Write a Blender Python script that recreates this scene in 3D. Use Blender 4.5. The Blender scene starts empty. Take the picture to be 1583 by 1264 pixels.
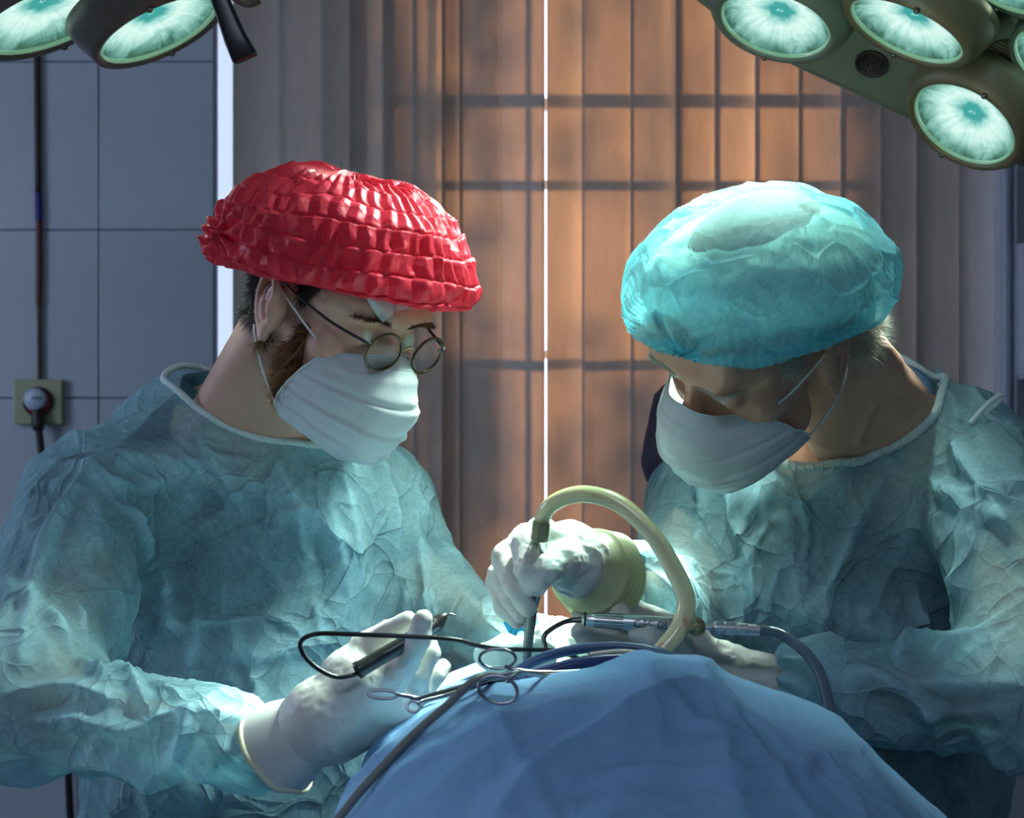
import bpy, bmesh, math, random
import numpy as np
from mathutils import Vector, Matrix, Quaternion
from math import pi, sin, cos, radians, sqrt

SC = bpy.context.scene
C = SC.collection
RNG = np.random.default_rng(7)
random.seed(7)

# ------------------------------------------------------------------ camera
F = 2200.0                 # focal length in pixels of the 1583 px wide frame
CX, CY, H = 791.5, 632.0, 1.45
cam_d = bpy.data.cameras.new('camera'); cam = bpy.data.objects.new('camera', cam_d); C.objects.link(cam)
cam.location = (0, 0, H); cam.rotation_euler = (pi/2, 0, 0)
cam_d.sensor_width = 36.0; cam_d.lens = 36.0*F/1583.0
cam_d.clip_start = 0.05; cam_d.clip_end = 200
cam_d.dof.use_dof = True; cam_d.dof.focus_distance = 1.52; cam_d.dof.aperture_fstop = 9.0
SC.camera = cam

# ------------------------------------------------------------------ world, exposure
w = bpy.data.worlds.new('world'); SC.world = w; w.use_nodes = True
nt = w.node_tree; nt.nodes.clear()
wo = nt.nodes.new('ShaderNodeOutputWorld'); bg = nt.nodes.new('ShaderNodeBackground')
bg.inputs[0].default_value = (0.60, 0.72, 1.0, 1); bg.inputs[1].default_value = 3.6
nt.links.new(bg.outputs[0], wo.inputs[0])
SC.view_settings.view_transform = 'Standard'; SC.view_settings.look = 'None'
SC.view_settings.gamma = 1.0; SC.view_settings.use_curve_mapping = False
SC.view_settings.exposure = 0.12
SC.cycles.use_denoising = True
SC.cycles.max_bounces = 8; SC.cycles.transparent_max_bounces = 16
SC.cycles.sample_clamp_indirect = 6.0
SC.cycles.caustics_reflective = False; SC.cycles.caustics_refractive = False

def lamp(kind, name, loc, target, energy, color, **kw):
    d = bpy.data.lights.new(name, kind); d.energy = energy; d.color = color
    for k, v in kw.items(): setattr(d, k, v)
    o = bpy.data.objects.new(name, d); C.objects.link(o); o.location = loc
    o.rotation_euler = (Vector(target)-Vector(loc)).to_track_quat('-Z', 'Y').to_euler()
    return o
# low evening sun behind the blinds
sun = lamp('SUN', 'evening_sun', (0.3, 12, 3.2), (0.0, 3.4, 1.72), 17.0, (1.0, 0.50, 0.19), angle=radians(2.6))
# dim fill added at the ceiling, unseen behind the camera
lamp('AREA', 'ceiling_fill', (-0.3, -0.9, 2.95), (-0.3, 0.3, 0.8), 21.0, (0.64, 0.76, 1.0), shape='RECTANGLE', size=1.1, size_y=0.5)
# bluish fill added as if from a side window on the left
lamp('AREA', 'side_fill', (-2.55, 1.9, 1.9), (-0.6, 2.9, 1.3), 9.0, (0.58, 0.72, 1.0), shape='RECTANGLE', size=1.0, size_y=1.2)

# ------------------------------------------------------------------ helpers
def P(px, py, Y): return np.array([(px-CX)/F*Y, Y, H-(py-CY)/F*Y])
def PP(pts): return [P(*p) for p in pts]
def nrm(v): v = np.asarray(v, float); return v/np.linalg.norm(v)

def set_props(o, label=None, category=None, group=None, kind=None):
    if label: o['label'] = label
    if category: o['category'] = category
    if group: o['group'] = group
    if kind: o['kind'] = kind
    return o
def empty(name, loc=(0, 0, 0), label=None, category=None, group=None, kind=None, rot=None):
    o = bpy.data.objects.new(name, None); C.objects.link(o); o.location = loc; o.empty_display_size = 0.05
    if rot is not None: o.rotation_euler = rot
    return set_props(o, label, category, group, kind)
def attach(o, parent):
    # keep the mesh's world coordinates: cancel the parent's offset
    o.parent = parent
    m = Matrix.Identity(4); p = parent
    while p is not None:
        m = (p.matrix_parent_inverse @ p.matrix_basis) @ m if p.parent else p.matrix_basis @ m
        p = p.parent
    o.matrix_parent_inverse = m.inverted()
def mesh_obj(name, V, Fc, mat=None, parent=None, smooth=True, label=None, **kw):
    V = np.asarray(V, np.float32); me = bpy.data.meshes.new(name)
    if isinstance(Fc, np.ndarray):
        k = Fc.shape[1]; n = len(Fc)
        me.vertices.add(len(V)); me.vertices.foreach_set('co', V.ravel())
        me.loops.add(n*k); me.loops.foreach_set('vertex_index', Fc.astype(np.int32).ravel())
        me.polygons.add(n); me.polygons.foreach_set('loop_start', (np.arange(n)*k).astype(np.int32))
        me.update(calc_edges=True)
    else:
        me.from_pydata(V.tolist(), [], Fc); me.update()
    if smooth: me.polygons.foreach_set('use_smooth', np.ones(len(me.polygons), bool))
    o = bpy.data.objects.new(name, me); C.objects.link(o)
    if mat: me.materials.append(mat)
    if parent is not None: attach(o, parent)
    if label: o['label'] = label
    set_props(o, **kw)
    return o
def move(o, loc=(0, 0, 0), rot=None):
    o.location = loc
    if rot is not None: o.rotation_euler = rot
    return o

def join(*parts):
    V = []; Fc = []; n = 0
    for v, f in parts:
        V += [tuple(x) for x in v]; Fc += [tuple(int(i)+n for i in q) for q in f]; n += len(v)
    return V, Fc
def box(c, s, R=None, bev=0.0):
    c = np.asarray(c, float); h = np.asarray(s, float)/2
    if bev <= 0:
        v = np.array([[x, y, z] for x in (-1, 1) for y in (-1, 1) for z in (-1, 1)])*h
        f = [(0, 1, 3, 2), (4, 6, 7, 5), (0, 4, 5, 1), (2, 3, 7, 6), (0, 2, 6, 4), (1, 5, 7, 3)]
    else:
        bm = bmesh.new(); bmesh.ops.create_cube(bm, size=1)
        for q in bm.verts: q.co = Vector((q.co.x*h[0]*2, q.co.y*h[1]*2, q.co.z*h[2]*2))
        bmesh.ops.bevel(bm, geom=list(bm.edges), offset=bev, segments=2, profile=0.6, affect='EDGES')
        v = np.array([q.co[:] for q in bm.verts]); bm.verts.index_update()
        f = [tuple(q.index for q in p.verts) for p in bm.faces]; bm.free()
    if R is not None: v = v @ np.asarray(R).T
    return v + c, f
def frame(n, up=(0, 0, 1)):
    n = nrm(n); u = np.asarray(up, float)
    if abs(np.dot(n, nrm(u))) > .97: u = np.array([1., 0, 0])
    a = nrm(np.cross(u, n)); b = np.cross(n, a)
    return np.stack([a, b, n], 1)       # columns: x, y, z=n
def lathe(prof, c=(0, 0, 0), n=(0, 0, 1), seg=40, up=(0, 0, 1), sx=1, sy=1, caps=True):
    """prof: list of (radius, height along n)"""
    R = frame(n, up); V = []; Fc = []
    m = len(prof)
    for r, h in prof:
        for i in range(seg):
            a = 2*pi*i/seg; V.append(R @ np.array([r*cos(a)*sx, r*sin(a)*sy, h]) + np.asarray(c, float))
    for j in range(m-1):
        for i in range(seg):
            k = (i+1) % seg; Fc.append((j*seg+i, j*seg+k, (j+1)*seg+k, (j+1)*seg+i))
    if not caps: return V, Fc
    if prof[0][0] > 1e-6: Fc.append(tuple(range(seg))[::-1])
    if prof[-1][0] > 1e-6: Fc.append(tuple((m-1)*seg+i for i in range(seg)))
    return V, Fc
def catmull(pts, n=12, closed=False):
    pts = [np.asarray(p, float) for p in pts]; out = []
    N = len(pts); rng_ = range(N if closed else N-1)
    g = (lambda i: pts[i % N]) if closed else (lambda i: pts[min(max(i, 0), N-1)])
    for i in rng_:
        p0, p1, p2, p3 = g(i-1), g(i), g(i+1), g(i+2)
        for k in range(n):
            t = k/n
            out.append(.5*((2*p1)+(-p0+p2)*t+(2*p0-5*p1+4*p2-p3)*t*t+(-p0+3*p1-3*p2+p3)*t**3))
    if not closed: out.append(pts[-1])
    return out
def tube(pts, r, seg=10, n=10, closed=False, raw=False, flat=1.0, caps=True):
    pp = [np.asarray(p, float) for p in pts] if raw else catmull(pts, n, closed)
    m = len(pp); rr = np.interp(np.linspace(0, 1, m), np.linspace(0, 1, len(r)), r) if hasattr(r, '__len__') else np.full(m, r)
    V = []; Fc = []; a = None
    for i in range(m):
        t = (pp[(i+1) % m]-pp[i-1]) if closed else (pp[min(i+1, m-1)]-pp[max(i-1, 0)])
        t = nrm(t) if np.linalg.norm(t) > 1e-12 else np.array([0, 0, 1.])
        if a is None:
            a = np.cross(t, [0, 0, 1.]);
            if np.linalg.norm(a) < .1: a = np.cross(t, [0, 1., 0])
        a = nrm(a - t*np.dot(a, t)); b = np.cross(t, a)
        for k in range(seg):
            th = 2*pi*k/seg; V.append(pp[i]+rr[i]*(cos(th)*a+sin(th)*b*flat))
    for i in range(m if closed else m-1):
        j = (i+1) % m
        for k in range(seg):
            l = (k+1) % seg; Fc.append((i*seg+k, i*seg+l, j*seg+l, j*seg+k))
    if not closed and caps:
        Fc.append(tuple(range(seg))[::-1]); Fc.append(tuple((m-1)*seg+k for k in range(seg)))
    return V, Fc
def grid_faces(nu, nv, closed_u=False):
    i, j = np.meshgrid(np.arange(nu if closed_u else nu-1), np.arange(nv-1), indexing='ij')
    i = i.ravel(); j = j.ravel(); k = (i+1) % nu
    return np.stack([i*nv+j, k*nv+j, k*nv+j+1, i*nv+j+1], 1)
def rotm(axis, a): return np.array(Matrix.Rotation(a, 3, Vector(axis)))

# numpy value noise -------------------------------------------------
_T = RNG.random((64, 64, 64)).astype(np.float32)*2-1
def vnoise(Pt, s=1.0, off=0.0):
    q = np.asarray(Pt, np.float32)*s+off+1000.0
    i = np.floor(q).astype(np.int64); f = q-i; f = f*f*(3-2*f); i &= 63; j = (i+1) & 63
    x0, y0, z0 = i.T; x1, y1, z1 = j.T; fx, fy, fz = f.T
    c = lambda a, b, t: a+(b-a)*t
    return c(c(c(_T[x0, y0, z0], _T[x1, y0, z0], fx), c(_T[x0, y1, z0], _T[x1, y1, z0], fx), fy),
             c(c(_T[x0, y0, z1], _T[x1, y0, z1], fx), c(_T[x0, y1, z1], _T[x1, y1, z1], fx), fy), fz)
def crumple(Pt, s, off=0.0, warp=.35):
    """faceted folds: ridged warped noise, 0..1 with sharp crests"""
    q = np.asarray(Pt, np.float32)
    wv = np.stack([vnoise(q, s*.7, off+7), vnoise(q, s*.7, off+19), vnoise(q, s*.7, off+31)], 1)*warp/s
    return 1-np.abs(vnoise(q+wv, s, off))

def cells(Pt, s, off=0.0):
    """distance to the walls of random cells: 0 on a wall"""
    q = np.asarray(Pt, np.float32)*s+off+500; i0 = np.floor(q).astype(np.int64)
    f1 = np.full(len(q), 9.); f2 = np.full(len(q), 9.)
    for a in (-1, 0, 1):
        for b in (-1, 0, 1):
            for c in (-1, 0, 1):
                i = i0+[a, b, c]; k = i & 63; jx = _T[k[:, 0], k[:, 1], k[:, 2]]; jy = _T[k[:, 1], k[:, 2], k[:, 0]]; jz = _T[k[:, 2], k[:, 0], k[:, 1]]
                d = np.sqrt(((i+.5+np.stack([jx, jy, jz], 1)*.45-q)**2).sum(1)); m = d < f1
                f2 = np.where(m, f1, np.minimum(f2, d)); f1 = np.where(m, d, f1)
    return f2-f1
def creases(Pt, s, off=0., w=.10, warp=.12):
    q = np.asarray(Pt, np.float32); wv = np.stack([vnoise(q, s*.6, off+7), vnoise(q, s*.6, off+19), vnoise(q, s*.6, off+31)], 1)*warp*3/s
    return np.exp(-cells(q+wv, s, off)/w)
# ------------------------------------------------------------------ SDF toolkit
def s_ell(c, r, R=None):
    c = np.asarray(c, np.float32); r = np.asarray(r, np.float32); Rm = None if R is None else np.asarray(R, np.float32)
    def f(p):
        q = p-c
        if Rm is not None: q = q @ Rm
        k0 = np.sqrt(((q/r)**2).sum(1)); k1 = np.sqrt(((q/(r*r))**2).sum(1))+1e-9
        return k0*(k0-1)/k1
    return f
def s_cap(a, b, ra, rb=None):
    a = np.asarray(a, np.float32); b = np.asarray(b, np.float32); rb = ra if rb is None else rb
    ba = b-a; L = float(ba @ ba)+1e-12
    def f(p):
        q = p-a; t = np.clip((q @ ba)/L, 0, 1)
        return np.sqrt(((q-t[:, None]*ba)**2).sum(1))-(ra+(rb-ra)*t)
    return f
def s_sph(c, r): return s_cap(c, np.asarray(c)+[0, 0, 1e-5], r)
def s_chain(pts, rs, k=.004):
    fs = [s_cap(pts[i], pts[i+1], rs[i], rs[i+1]) for i in range(len(pts)-1)]
    return s_u(fs, k)
def smin(a, b, k):
    if k <= 0: return np.minimum(a, b)
    h = np.maximum(k-np.abs(a-b), 0)/k
    return np.minimum(a, b)-h*h*k*.25
def s_u(fs, k=.01):
    def f(p):
        d = None
        for g in fs:
            if isinstance(g, tuple): g, kk = g
            else: kk = k
            e = g(p); d = e if d is None else smin(d, e, kk)
        return d
    return f
def s_sub(a, b, k=.005):
    return lambda p: -smin(-a(p), b(p), k)
def s_bound(f, c, R):
    """skip the costly f away from its bounding sphere"""
    c = np.asarray(c, np.float32)
    def g(p):
        d = np.sqrt(((p-c)**2).sum(1))-R; m = d < .035
        if m.any(): d[m] = f(p[m])
        return d
    return g
def s_off(a, o): return lambda p: a(p)-o
def s_clip(a, fn):      # intersection with fn(p)<0
    return lambda p: np.maximum(a(p), fn(p))
def s_disp(a, fn, lim):
    def f(p):
        d = a(p); m = np.abs(d) < lim
        if m.any(): d = d.copy(); d[m] -= fn(p[m])
        return d
    return f
def nets(f, lo, hi, h, B=8, smooth=1, margin=1.25):
    lo = np.asarray(lo, float); hi = np.asarray(hi, float)
    nb = np.ceil((hi-lo)/(h*B)).astype(int); N = nb*B+1
    bi = np.stack(np.meshgrid(*[np.arange(k) for k in nb], indexing='ij'), -1).reshape(-1, 3)
    cen = (lo+(bi+.5)*B*h).astype(np.float32); dc = f(cen)
    act = np.abs(dc) < B*h*.5*sqrt(3)*margin
    V = np.empty(N, np.float32)
    # fill by block sign
    sg = np.where(dc < 0, -1., 1.).astype(np.float32).reshape(nb)
    full = np.repeat(np.repeat(np.repeat(sg, B, 0), B, 1), B, 2)
    V[:-1, :-1, :-1] = full; V[-1] = 1; V[:, -1] = 1; V[:, :, -1] = 1
    ab = bi[act]
    o = np.stack(np.meshgrid(*[np.arange(B+1)]*3, indexing='ij'), -1).reshape(-1, 3)
    for s in range(0, len(ab), 600):
        idx = (ab[s:s+600, None, :]*B+o[None]).reshape(-1, 3)
        pt = (lo+idx*h).astype(np.float32)
        V[idx[:, 0], idx[:, 1], idx[:, 2]] = f(pt)
    S = V < 0
    n = N-1
    cnt = np.zeros(n, np.int8)
    for a in (0, 1):
        for b in (0, 1):
            for c in (0, 1): cnt += S[a:a+n[0], b:b+n[1], c:c+n[2]]
    cell = np.argwhere((cnt > 0) & (cnt < 8))
    cid = np.full(n, -1, np.int32); cid[tuple(cell.T)] = np.arange(len(cell))
    acc = np.zeros((len(cell), 3)); k = np.zeros(len(cell))
    cor = [(a, b, c) for a in (0, 1) for b in (0, 1) for c in (0, 1)]
    for a in cor:
        for ax in range(3):
            if a[ax]: continue
            b = list(a); b[ax] = 1
            va = V[cell[:, 0]+a[0], cell[:, 1]+a[1], cell[:, 2]+a[2]]; vb = V[cell[:, 0]+b[0], cell[:, 1]+b[1], cell[:, 2]+b[2]]
            m = (va < 0) != (vb < 0)
            t = np.where(m, va/np.where(m, va-vb, 1), 0)
            pt = np.tile(np.array(a, float), (len(cell), 1)); pt[:, ax] = t
            acc[m] += pt[m]; k[m] += 1
    Vt = lo+(cell+acc/np.maximum(k, 1)[:, None])*h
    Fs = []
    for ax in range(3):
        sl0 = [slice(None)]*3; sl1 = [slice(None)]*3; sl0[ax] = slice(0, -1); sl1[ax] = slice(1, None)
        e = np.argwhere(S[tuple(sl0)] != S[tuple(sl1)])
        u, v = (ax+1) % 3, (ax+2) % 3
        e = e[(e[:, u] > 0) & (e[:, v] > 0) & (e[:, u] < n[u]) & (e[:, v] < n[v])]
        if not len(e): continue
        du = np.zeros(3, int); du[u] = 1; dv = np.zeros(3, int); dv[v] = 1
        q = [cid[tuple((e-du-dv).T)], cid[tuple((e-dv).T)], cid[tuple(e.T)], cid[tuple((e-du).T)]]
        q = np.stack(q, 1); flip = ~S[tuple(e.T)]
        q[flip] = q[flip][:, ::-1]
        Fs.append(q)
    Fc = np.concatenate(Fs); Fc = Fc[(Fc >= 0).all(1)]
    if smooth: Vt = lap(Vt, Fc, smooth)
    return Vt, Fc
def lap(V, Fc, it=1, lam=.5):
    E = np.concatenate([Fc[:, [0, 1]], Fc[:, [1, 2]], Fc[:, [2, 3]], Fc[:, [3, 0]]]); E = np.concatenate([E, E[:, ::-1]])
    n = len(V); cn = np.maximum(np.bincount(E[:, 0], minlength=n), 1)
    V = np.asarray(V, float)
    for _ in range(it):
        A = np.stack([np.bincount(E[:, 0], V[E[:, 1], k], minlength=n) for k in range(3)], 1)/cn[:, None]
        V = V+(A-V)*lam
    return V
def vnormals(V, Fc):
    a, b, c, d = (V[Fc[:, i]] for i in range(4)); fn = np.cross(c-a, d-b)
    N = np.zeros_like(V)
    for k in range(3):
        N[:, k] = sum(np.bincount(Fc[:, i], fn[:, k], minlength=len(V)) for i in range(4))
    return N/(np.linalg.norm(N, axis=1)[:, None]+1e-12)
def refine(V, Fc, f, mask, newton=3):
    """split the quads of a region in four and pull the new points onto the surface: still one closed mesh"""
    bm = bmesh.new(); vs = [bm.verts.new(v) for v in V.tolist()]
    for q in Fc.tolist():
        try: bm.faces.new([vs[i] for i in q])
        except ValueError: pass
    bm.verts.index_update(); m = mask(V)
    ed = [e for e in bm.edges if m[e.verts[0].index] and m[e.verts[1].index]]
    bmesh.ops.subdivide_edges(bm, edges=ed, cuts=1, use_grid_fill=True)
    bm.verts.index_update(); V = np.array([v.co[:] for v in bm.verts]); Fl = [[v.index for v in q.verts] for q in bm.faces]; bm.free()
    m = mask(V); q = V[m]
    for _ in range(newton):
        d = f(q.astype(np.float32)); e = .0008
        g = np.stack([f((q+np.eye(3)[k]*e).astype(np.float32))-d for k in range(3)], 1)/e
        g /= np.maximum(np.linalg.norm(g, axis=1)[:, None], .3)
        q = q-np.clip(d, -.003, .003)[:, None]*g*.8
    V[m] = q
    return V, Fl, np.array([x for x in Fl if len(x) == 4])
def normals_any(V, Fl):
    N = np.zeros_like(V)
    for k in (3, 4):
        A = np.array([x for x in Fl if len(x) == k])
        if not len(A): continue
        fn = np.cross(V[A[:, 1]]-V[A[:, 0]], V[A[:, -1]]-V[A[:, 0]])
        for j in range(k):
            for c in range(3): N[:, c] += np.bincount(A[:, j], fn[:, c], minlength=len(V))
    return N/(np.linalg.norm(N, axis=1)[:, None]+1e-12)
def on_surf(px, py, f, t0=.7, t1=2.6):
    """the point of surface f that the photograph shows at px, py"""
    d = np.array([(px-CX)/F, 1, -(py-CY)/F]); d /= np.linalg.norm(d); o = np.array([0, 0, H]); t = t0; best = (9, t0)
    for _ in range(90):
        v = float(f((o+d*t)[None].astype(np.float32))[0])
        if v < best[0]: best = (v, t)
        if v < .0006: break
        t += max(v*.8, .0008)
        if t > t1: t = best[1]; break
    return o+d*t
def poly_dist(V, pl):
    """distance to a polyline and the position along it 0..1"""
    best = np.full(len(V), 9.); tt = np.zeros(len(V)); n = len(pl)-1
    for i in range(n):
        a, b = pl[i], pl[i+1]; ba = b-a; L = ba @ ba+1e-12
        t = np.clip(((V-a) @ ba)/L, 0, 1); d = np.sqrt(((V-a-t[:, None]*ba)**2).sum(1))
        m = d < best; best[m] = d[m]; tt[m] = (i+t[m])/n
    return best, tt
def apply_folds(V, Nn, f, folds):
    """folds: (points [(px,py)..], height, width) crease ridges, each found on the cloth surface"""
    D = np.zeros(len(V))
    for pts, hgt, wd in folds:
        pl = catmull([on_surf(x, y, f) for x, y in pts], 4)
        pl = np.array(pl); lo = pl.min(0)-wd*5; hi = pl.max(0)+wd*5
        m = ((V > lo) & (V < hi)).all(1)
        if not m.any(): continue
        d, t = poly_dist(V[m], pl)
        e = np.clip(np.minimum(t, 1-t)*4, 0, 1)**.7
        D[m] += hgt*e*(.75*np.exp(-d/(wd*.8))+.25*np.exp(-(d/(wd*2.2))**2))-hgt*.25*e*np.exp(-((d-wd*3)/(wd*1.6))**2)
    return D

# ------------------------------------------------------------------ materials
def principled(name, col, rough=.5, metal=0., **kw):
    m = bpy.data.materials.new(name); m.use_nodes = True
    b = m.node_tree.nodes['Principled BSDF']
    b.inputs['Base Color'].default_value = (*col, 1); b.inputs['Roughness'].default_value = rough; b.inputs['Metallic'].default_value = metal
    for k, v in kw.items():
        s = b.inputs[k.replace('_', ' ')]
        s.default_value = v if not isinstance(v, tuple) else (*v, 1)[:len(s.default_value)]
    return m
class NT:
    def __init__(s, m): s.m = m; s.t = m.node_tree; s.b = s.t.nodes.get('Principled BSDF'); s.out = s.t.nodes['Material Output']
    def n(s, ty, **kw):
        o = s.t.nodes.new(ty)
        for k, v in kw.items():
            if k in ('I',):
                for a, b in v.items(): o.inputs[a].default_value = b
            else: setattr(o, k, v)
        return o
    def l(s, a, b): s.t.links.new(a, b)
    def coord(s, scale=(1, 1, 1), kind='Object'):
        tc = s.n('ShaderNodeTexCoord'); mp = s.n('ShaderNodeMapping'); mp.inputs['Scale'].default_value = scale
        s.l(tc.outputs[kind], mp.inputs[0]); return mp.outputs[0]
    def noise(s, scale, detail=4, rough=.55, co=None, dist=0):
        o = s.n('ShaderNodeTexNoise'); o.inputs['Scale'].default_value = scale; o.inputs['Detail'].default_value = detail
        o.inputs['Roughness'].default_value = rough; o.inputs['Distortion'].default_value = dist
        s.l(co if co is not None else s.coord(), o.inputs['Vector']); return o.outputs[0]
    def ramp(s, fac, stops):
        r = s.n('ShaderNodeValToRGB'); s.l(fac, r.inputs[0]); e = r.color_ramp.elements
        while len(e) < len(stops): e.new(.5)
        for q, (p, c) in zip(e, stops): q.position = p; q.color = (*c, 1)
        return r.outputs[0]
    def bump(s, hgt, st=.3, dist=.002, prev=None):
        b = s.n('ShaderNodeBump'); b.inputs['Strength'].default_value = st; b.inputs['Distance'].default_value = dist
        s.l(hgt, b.inputs['Height'])
        if prev is not None: s.l(prev, b.inputs['Normal'])
        return b.outputs[0]
def noisy(name, c1, c2, scale=8, rough=.6, bump=.15, bscale=200, bdist=.0006, metal=0., co=(1, 1, 1), **kw):
    m = principled(name, c1, rough, metal, **kw); t = NT(m); cc = t.coord(co)
    t.l(t.ramp(t.noise(scale, 4, .6, cc), [(.3, c1), (.7, c2)]), t.b.inputs['Base Color'])
    if bump: t.l(t.bump(t.noise(bscale, 3, .6, cc), bump, bdist), t.b.inputs['Normal'])
    return m
def fabric(name, c1, c2, alpha=.8, trans=.35, rough=.75, crease=0., standoff=False):
    """thin non-woven cloth: fibrous mottling, partly see-through, passes light"""
    m = principled(name, c1, rough); t = NT(m); b = t.b
    co = t.coord()
    n1 = t.noise(9, 5, .65, co); n2 = t.noise(170, 4, .7, co, .8)
    mx = t.n('ShaderNodeMath', operation='MULTIPLY_ADD', I={1: .55, 2: .22}); t.l(n1, mx.inputs[0])
    m2 = t.n('ShaderNodeMath', operation='MULTIPLY_ADD', I={1: .55}); t.l(n2, m2.inputs[0]); t.l(mx.outputs[0], m2.inputs[2])
    col = t.ramp(m2.outputs[0], [(.50, c1), (.95, c2)])
    t.l(col, b.inputs['Base Color'])
    bp = t.bump(n2, .35, .0007)
    if crease:
        wn = t.n('ShaderNodeTexNoise'); wn.inputs['Scale'].default_value = 5; wn.inputs['Detail'].default_value = 2; t.l(co, wn.inputs['Vector'])
        wv = t.n('ShaderNodeVectorMath', operation='MULTIPLY_ADD'); wv.inputs[1].default_value = (.22, .22, .22); t.l(wn.outputs['Color'], wv.inputs[0]); t.l(co, wv.inputs[2])
        for sc_, ds in ((11, .012), (26, .0045)):
            vo = t.n('ShaderNodeTexVoronoi', feature='DISTANCE_TO_EDGE'); vo.inputs['Scale'].default_value = sc_; t.l(wv.outputs[0], vo.inputs['Vector'])
            pw = t.n('ShaderNodeMath', operation='POWER', I={1: .6}); t.l(vo.outputs['Distance'], pw.inputs[0])
            iv = t.n('ShaderNodeMath', operation='MULTIPLY', I={1: -1.}); t.l(pw.outputs[0], iv.inputs[0])
            bp = t.bump(iv.outputs[0], crease, ds, bp)
    t.l(bp, b.inputs['Normal'])
    tr = t.n('ShaderNodeBsdfTranslucent'); t.l(col, tr.inputs[0]); t.l(bp, tr.inputs['Normal'])
    mix = t.n('ShaderNodeMixShader'); mix.inputs[0].default_value = trans
    t.l(b.outputs[0], mix.inputs[1]); t.l(tr.outputs[0], mix.inputs[2])
    tp = t.n('ShaderNodeBsdfTransparent'); tp.inputs[0].default_value = (*[min(1, x*1.1+.25) for x in c2], 1)
    al = t.n('ShaderNodeMapRange', I={'From Min': .35, 'From Max': 1.0, 'To Min': max(0, alpha-.14), 'To Max': min(1, alpha+.14)}); t.l(m2.outputs[0], al.inputs[0])
    if standoff:      # cloth lying on the dark shirt is more see-through than cloth standing off it
        at = t.n('ShaderNodeAttribute', attribute_name='standoff'); ad = t.n('ShaderNodeMath', operation='ADD', use_clamp=True); t.l(al.outputs[0], ad.inputs[0]); t.l(at.outputs['Fac'], ad.inputs[1]); al = ad
    if alpha < 1:
        mm = t.n('ShaderNodeMixShader'); t.l(al.outputs[0], mm.inputs[0]); t.l(tp.outputs[0], mm.inputs[1]); t.l(mix.outputs[0], mm.inputs[2])
        t.l(mm.outputs[0], t.out.inputs[0])
    else: t.l(mix.outputs[0], t.out.inputs[0])
    b.inputs['Specular IOR Level'].default_value = .3
    return m

M = {}
M['paint'] = noisy('painted_wall', (.42, .45, .50), (.47, .50, .55), 3, .7, .1)
M['tile'] = noisy('glazed_tile', (.36, .40, .45), (.40, .44, .49), 2.5, .28, .05, 40)
M['grout'] = noisy('tile_grout', (.17, .20, .28), (.2, .23, .31), 20, .9)
M['floor'] = noisy('vinyl_floor', (.22, .27, .28), (.27, .32, .33), 5, .35)
M['ceiling'] = noisy('ceiling_plaster', (.6, .62, .62), (.66, .67, .67), 3, .8)
M['pvc'] = noisy('white_window_frame', (.62, .68, .80), (.66, .72, .84), 3, .35, .02)
M['metal'] = noisy('instrument_steel', (.55, .56, .56), (.68, .68, .67), 30, .22, .03, 300, .0002, 1.0)
M['chrome'] = principled('polished_chrome', (.88, .88, .85), .3, 1.0)
M['brass'] = noisy('knurled_brass', (.42, .36, .2), (.55, .47, .27), 40, .35, .4, 500, .0006, .9)
M['gunmetal'] = noisy('dark_steel', (.14, .13, .12), (.22, .2, .18), 30, .3, .05, 200, .0004, .9)
M['black'] = noisy('black_plastic', (.008, .008, .009), (.016, .015, .016), 10, .32, .1, 150)
M['blackrub'] = noisy('black_rubber', (.006, .006, .009), (.012, .01, .014), 12, .45, .1, 100)
def thin_glass(name, ior=1.5):
    m = bpy.data.materials.new(name); m.use_nodes = True; t = NT(m); t.t.nodes.remove(t.b)
    tp = t.n('ShaderNodeBsdfTransparent'); tp.inputs[0].default_value = (.93, .95, .95, 1)
    g = t.n('ShaderNodeBsdfGlossy'); g.inputs['Roughness'].default_value = .02; g.inputs[0].default_value = (1, 1, 1, 1)
    fr = t.n('ShaderNodeFresnel'); fr.inputs[0].default_value = ior
    mx = t.n('ShaderNodeMixShader'); t.l(fr.outputs[0], mx.inputs[0]); t.l(tp.outputs[0], mx.inputs[1]); t.l(g.outputs[0], mx.inputs[2]); t.l(mx.outputs[0], t.out.inputs[0]); return m
M['glass'] = thin_glass('clear_glass')
# ================================================================== THE ROOM
YW = 3.40                                   # front face of the tiled back wall
X0, X1, YB, ZC = -2.7, 2.7, -1.6, 3.0
wx0, wx1 = P(330, 0, YW)[0], P(1640, 0, YW)[0]     # window opening
wz0, wz1 = 0.75, 2.72
def struct(name, VF, m, parent=None, smooth=False, **kw):
    return mesh_obj(name, VF[0], VF[1], m, parent, smooth, kind='structure', **kw)
struct('floor', box((0, (YB+YW)/2, -.05), (X1-X0+.4, YW-YB+.9, .1)), M['floor'])
struct('ceiling', box((0, (YB+YW)/2, ZC+.05), (X1-X0+.4, YW-YB+.9, .1)), M['ceiling'])
YC = YW+.15
back = struct('wall_back', join(
    box(((X0+wx0)/2-.1, YW+.03, ZC/2), (wx0-X0+.2, .04, ZC)), box(((X0+wx0-.14)/2-.1, YW+.17, ZC/2), (wx0-.14-X0+.2, .24, ZC)), box(((X1+wx1)/2+.1, YC, ZC/2), (X1-wx1+.2, .28, ZC)),
    box(((wx0+wx1)/2, YC, wz0/2), (wx1-wx0, .28, wz0)), box(((wx0+wx1)/2, YC, (wz1+ZC)/2), (wx1-wx0, .28, ZC-wz1))), M['grout'])
struct('wall_right', box((X1+.05, (YB+YW)/2, ZC/2), (.1, YW-YB+.2, ZC)), M['paint'])
struct('wall_front', box((0, YB-.05, ZC/2), (X1-X0+.2, .1, ZC)), M['paint'])
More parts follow.
